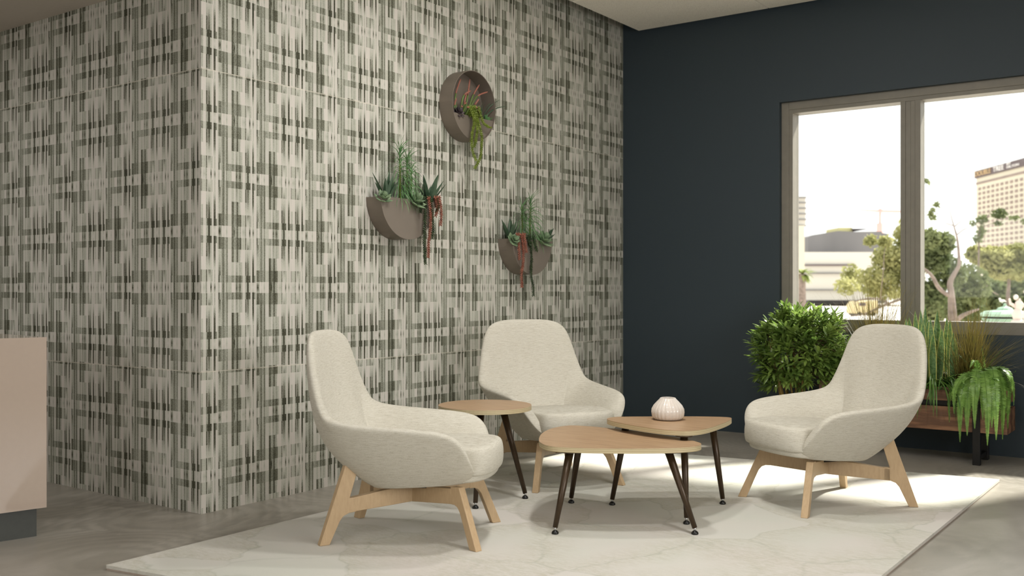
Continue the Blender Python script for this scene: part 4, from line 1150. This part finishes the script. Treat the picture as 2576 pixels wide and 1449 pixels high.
tree('dark_tree', 'dark green dense tree behind the copper-roofed kiosk', [[(2560, 905, 0, 14), (2560, 760, 0, 8)]],
     38, [(2480, 745, 60, 42, 0, 1500), (2560, 740, 60, 45, 0, 1500), (2430, 770, 60, 40, 0, 900), (2345, 775, 40, 40, 2, 500)], O['leafd'], 2560, 2.4)
tree('thin_tree', 'sparse twiggy tree with small leaf clumps in front of the hotel windows', [[(2462, 905, 0, 8), (2462, 640, 0, 4), (2466, 575, 0, 3), (2478, 555, 0, 1.5), (2500, 520, 0, .8)], [(2466, 575, 0, 2), (2452, 560, 0, 1.2), (2448, 540, 0, .8)], [(2468, 572, 0, 2), (2510, 556, 0, 1)]],
     30, [(2470, 552, 15, 14, 0, 110), (2515, 538, 20, 14, 0, 170), (2512, 562, 12, 6, 0, 40), (2552, 548, 14, 7, 0, 50), (2468, 580, 12, 16, 0, 60), (2446, 562, 8, 6, 0, 20), (2462, 600, 14, 14, 0, 70), (2574, 556, 6, 7, 0, 20)], O['leafd'], 2462)
tree('oak_tree', 'olive-green tree filling the right part of the left window pane', [
     [(2330, 905, 0, 14), (2320, 800, 0, 10), (2290, 752, 0, 6), (2255, 757, 0, 6), (2215, 772, 0, 6), (2180, 788, 0, 5), (2140, 795, 0, 4)], [(2240, 766, 0, 4), (2215, 752, 0, 4), (2180, 752, 0, 4), (2150, 758, 0, 3)], [(2215, 752, 0, 3), (2222, 680, 0, 2), (2228, 620, 0, 1.5), (2262, 560, 0, 1)]],
     28, [(2190, 606, 18, 16, 0, 170), (2228, 608, 20, 16, 0, 190), (2236, 650, 44, 36, 1, 800), (2272, 600, 24, 50, 1, 420), (2266, 690, 40, 40, 1, 620), (2200, 705, 52, 38, 1, 700), (2140, 690, 26, 26, .5, 200), (2130, 720, 34, 24, 0, 190), (2230, 735, 60, 20, 1, 420), (2274, 485, 6, 22, 0, 30), (2278, 520, 8, 18, 0, 30)],
     O['leafy'], 2330, 1.3)
# palm
D = 60.0
g = at_depth(2018, HY, D); pm = empty('palm_tree', (g.x, g.y, -1.6), 0, 'small palm tree at the lower left of the window view', 'tree', 'trees outside the window')
b = MB(); b.tube([(g.x, g.y, -1.6), (g.x, g.y, zat(690, D))], [.28, .2], 8); child(b, 'trunk', O['bark'], pm)
b = MB(); c = Vector((g.x, g.y, zat(688, D)))
for i in range(46):
    a = RX.uniform(0, 2 * pi); d = Vector((cos(a), sin(a), RX.uniform(-.7, 1.1)))
    pts = arc(c, d, RX.uniform(.7, 1.0), 1.3, 5); b.blade(pts, [.05, .09, .10, .08, .05, .01], Vector((-sin(a), cos(a), 0)), fold=.2)
child(b, 'fronds', O['palm'], pm)
# copper-roofed kiosk with a gull
D = 22.0
kc = at_depth(2528, HY, D)
ks = empty('garden_kiosk', (kc.x, kc.y, -1.6), 0, 'round garden kiosk with a pale green copper roof at the lower right of the window', 'kiosk')
pxm = D / FPX; Z = lambda y: zat(y, D) + 1.6
b = MB(); b.lathe([(0, 0), (50 * pxm, 0), (50 * pxm, Z(806)), (54 * pxm, Z(804)), (54 * pxm, Z(801)), (0, Z(801))], n=8); b.build('body', O['copper'], ks)
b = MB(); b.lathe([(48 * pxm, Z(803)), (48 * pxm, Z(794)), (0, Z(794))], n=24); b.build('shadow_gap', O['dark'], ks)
b = MB(); b.lathe([(0, Z(796)), (56 * pxm, Z(796)), (58 * pxm, Z(790)), (48 * pxm, Z(783)), (20 * pxm, Z(780)), (17 * pxm, Z(775)), (6 * pxm, Z(771)), (3 * pxm, Z(768)), (4 * pxm, Z(764)), (0, Z(763))], n=12); b.build('roof', O['copper'], ks)
def blob(b, c, r, n=10, d=(1, 0, 0)):
    vs = []; fs = []; m = 6
    for i in range(m + 1):
        ph = pi * i / m
        for j in range(n):
            a = 2 * pi * j / n; vs.append((c[0] + r[0] * sin(ph) * cos(a), c[1] + r[1] * sin(ph) * sin(a), c[2] + r[2] * cos(ph)))
    for i in range(m):
        for j in range(n): fs.append((i * n + j, i * n + (j + 1) % n, (i + 1) * n + (j + 1) % n, (i + 1) * n + j))
    b.add(vs, fs)
b = MB(); c = at_depth(2521, 757, D); u = pxm
blob(b, (c.x, c.y, c.z), (7 * u, 4 * u, 4 * u)); blob(b, (c.x - 5.5 * u, c.y, c.z + 5 * u), (3 * u, 2.5 * u, 2.8 * u)); b.tube([(c.x - 4 * u, c.y, c.z + 1 * u), (c.x - 5.5 * u, c.y, c.z + 5 * u)], 2.2 * u, 8); b.tube([(c.x + 4 * u, c.y, c.z), (c.x + 10 * u, c.y, c.z - 2 * u)], [2.5 * u, .6 * u], 8); b.tube([(c.x, c.y, c.z - 2 * u), (c.x, c.y, c.z - 6 * u)], .8 * u, 6)
top(b, 'seagull', O['gull'], 'white gull standing on top of the copper roof', 'bird', smooth=True)
def statue(px, topy, D, label, w=16):
    b = MB(); c = at_depth(px, HY, D); u = D / FPX
    b.lathe([(0, 0), (w * u, 0), (w * u * .95, (812 - 790) * u), (w * .6 * u, (812 - 786) * u), (0, (812 - 786) * u)], (c.x, c.y, zat(830, D)), 10)
    zz = lambda y: zat(y, D)
    blob(b, (c.x, c.y, zz(792)), (w * .8 * u, w * .6 * u, 18 * u)); blob(b, (c.x + 3 * u, c.y, zz(768)), (w * .62 * u, w * .5 * u, 14 * u)); blob(b, (c.x - 4 * u, c.y, zz(topy + 6)), (6 * u, 6 * u, 7 * u))
    b.tube([(c.x - 4 * u, c.y, zz(772)), (c.x - 15 * u, c.y - .05, zz(764)), (c.x - 17 * u, c.y - .1, zz(752))], [4.5 * u, 3.5 * u, 2.5 * u], 8)
    top(b, 'stone_statue', O['stone'], label, 'statue', 'white statues beside the kiosk', smooth=True)
statue(2560, 742, 21, 'pale stone statue right behind the copper-roofed kiosk')
statue(2586, 728, 20, 'pale stone statue at the very right edge of the window view')
# ochre delivery van far off, parked
D = 62.0; c = at_depth(2168, HY, D); u = D / FPX
vn = empty('delivery_van', (c.x, c.y, -1.6), YAW, 'ochre yellow van parked far off, behind the grass in the left pane', 'van')
Zv = lambda y: zat(y, D) + 1.6
b = MB(); b.prism([(-28 * u, Zv(788)), (-28 * u, Zv(768)), (-20 * u, Zv(758)), (28 * u, Zv(756)), (28 * u, Zv(788))], -.8, .8)
b.v = [(x, z, y) for x, y, z in b.v]; b.build('body', O['ochre'], vn)
for x in (-17, 17):
    b = MB(); b.tube([(x * u, -.86, Zv(789)), (x * u, .86, Zv(789))], 5 * u, 12); b.build('wheel', O['dark'], vn)
b = MB(); b.box(-18 * u, -2 * u, -.82, -.79, Zv(769), Zv(761)); b.build('window', O['slate'], vn)
# two far birds
for x, y, l in ((2416, 417, 'tiny dark bird in the sky left of the hotel tower'), (2093, 485, 'tiny dark bird in the sky high above the netted building')):
    D = 60; c = at_depth(x, y, D); u = D / FPX; b = MB()
    b.tube([c - Vector((1.2 * u, 0, 0)), c + Vector((1.2 * u, 0, 0))], [.7 * u, .4 * u], 6)
    for sg in (-1, 1): b.blade([c, c + Vector((sg * 2.4 * u, 0, 1.2 * u)), c + Vector((sg * 4.6 * u, 0, .1 * u))], [1. * u, .8 * u, .1 * u], (0, 1, 0), fold=.1)
    top(b, 'flying_bird', O['net'], l, 'bird', 'far birds in the sky')
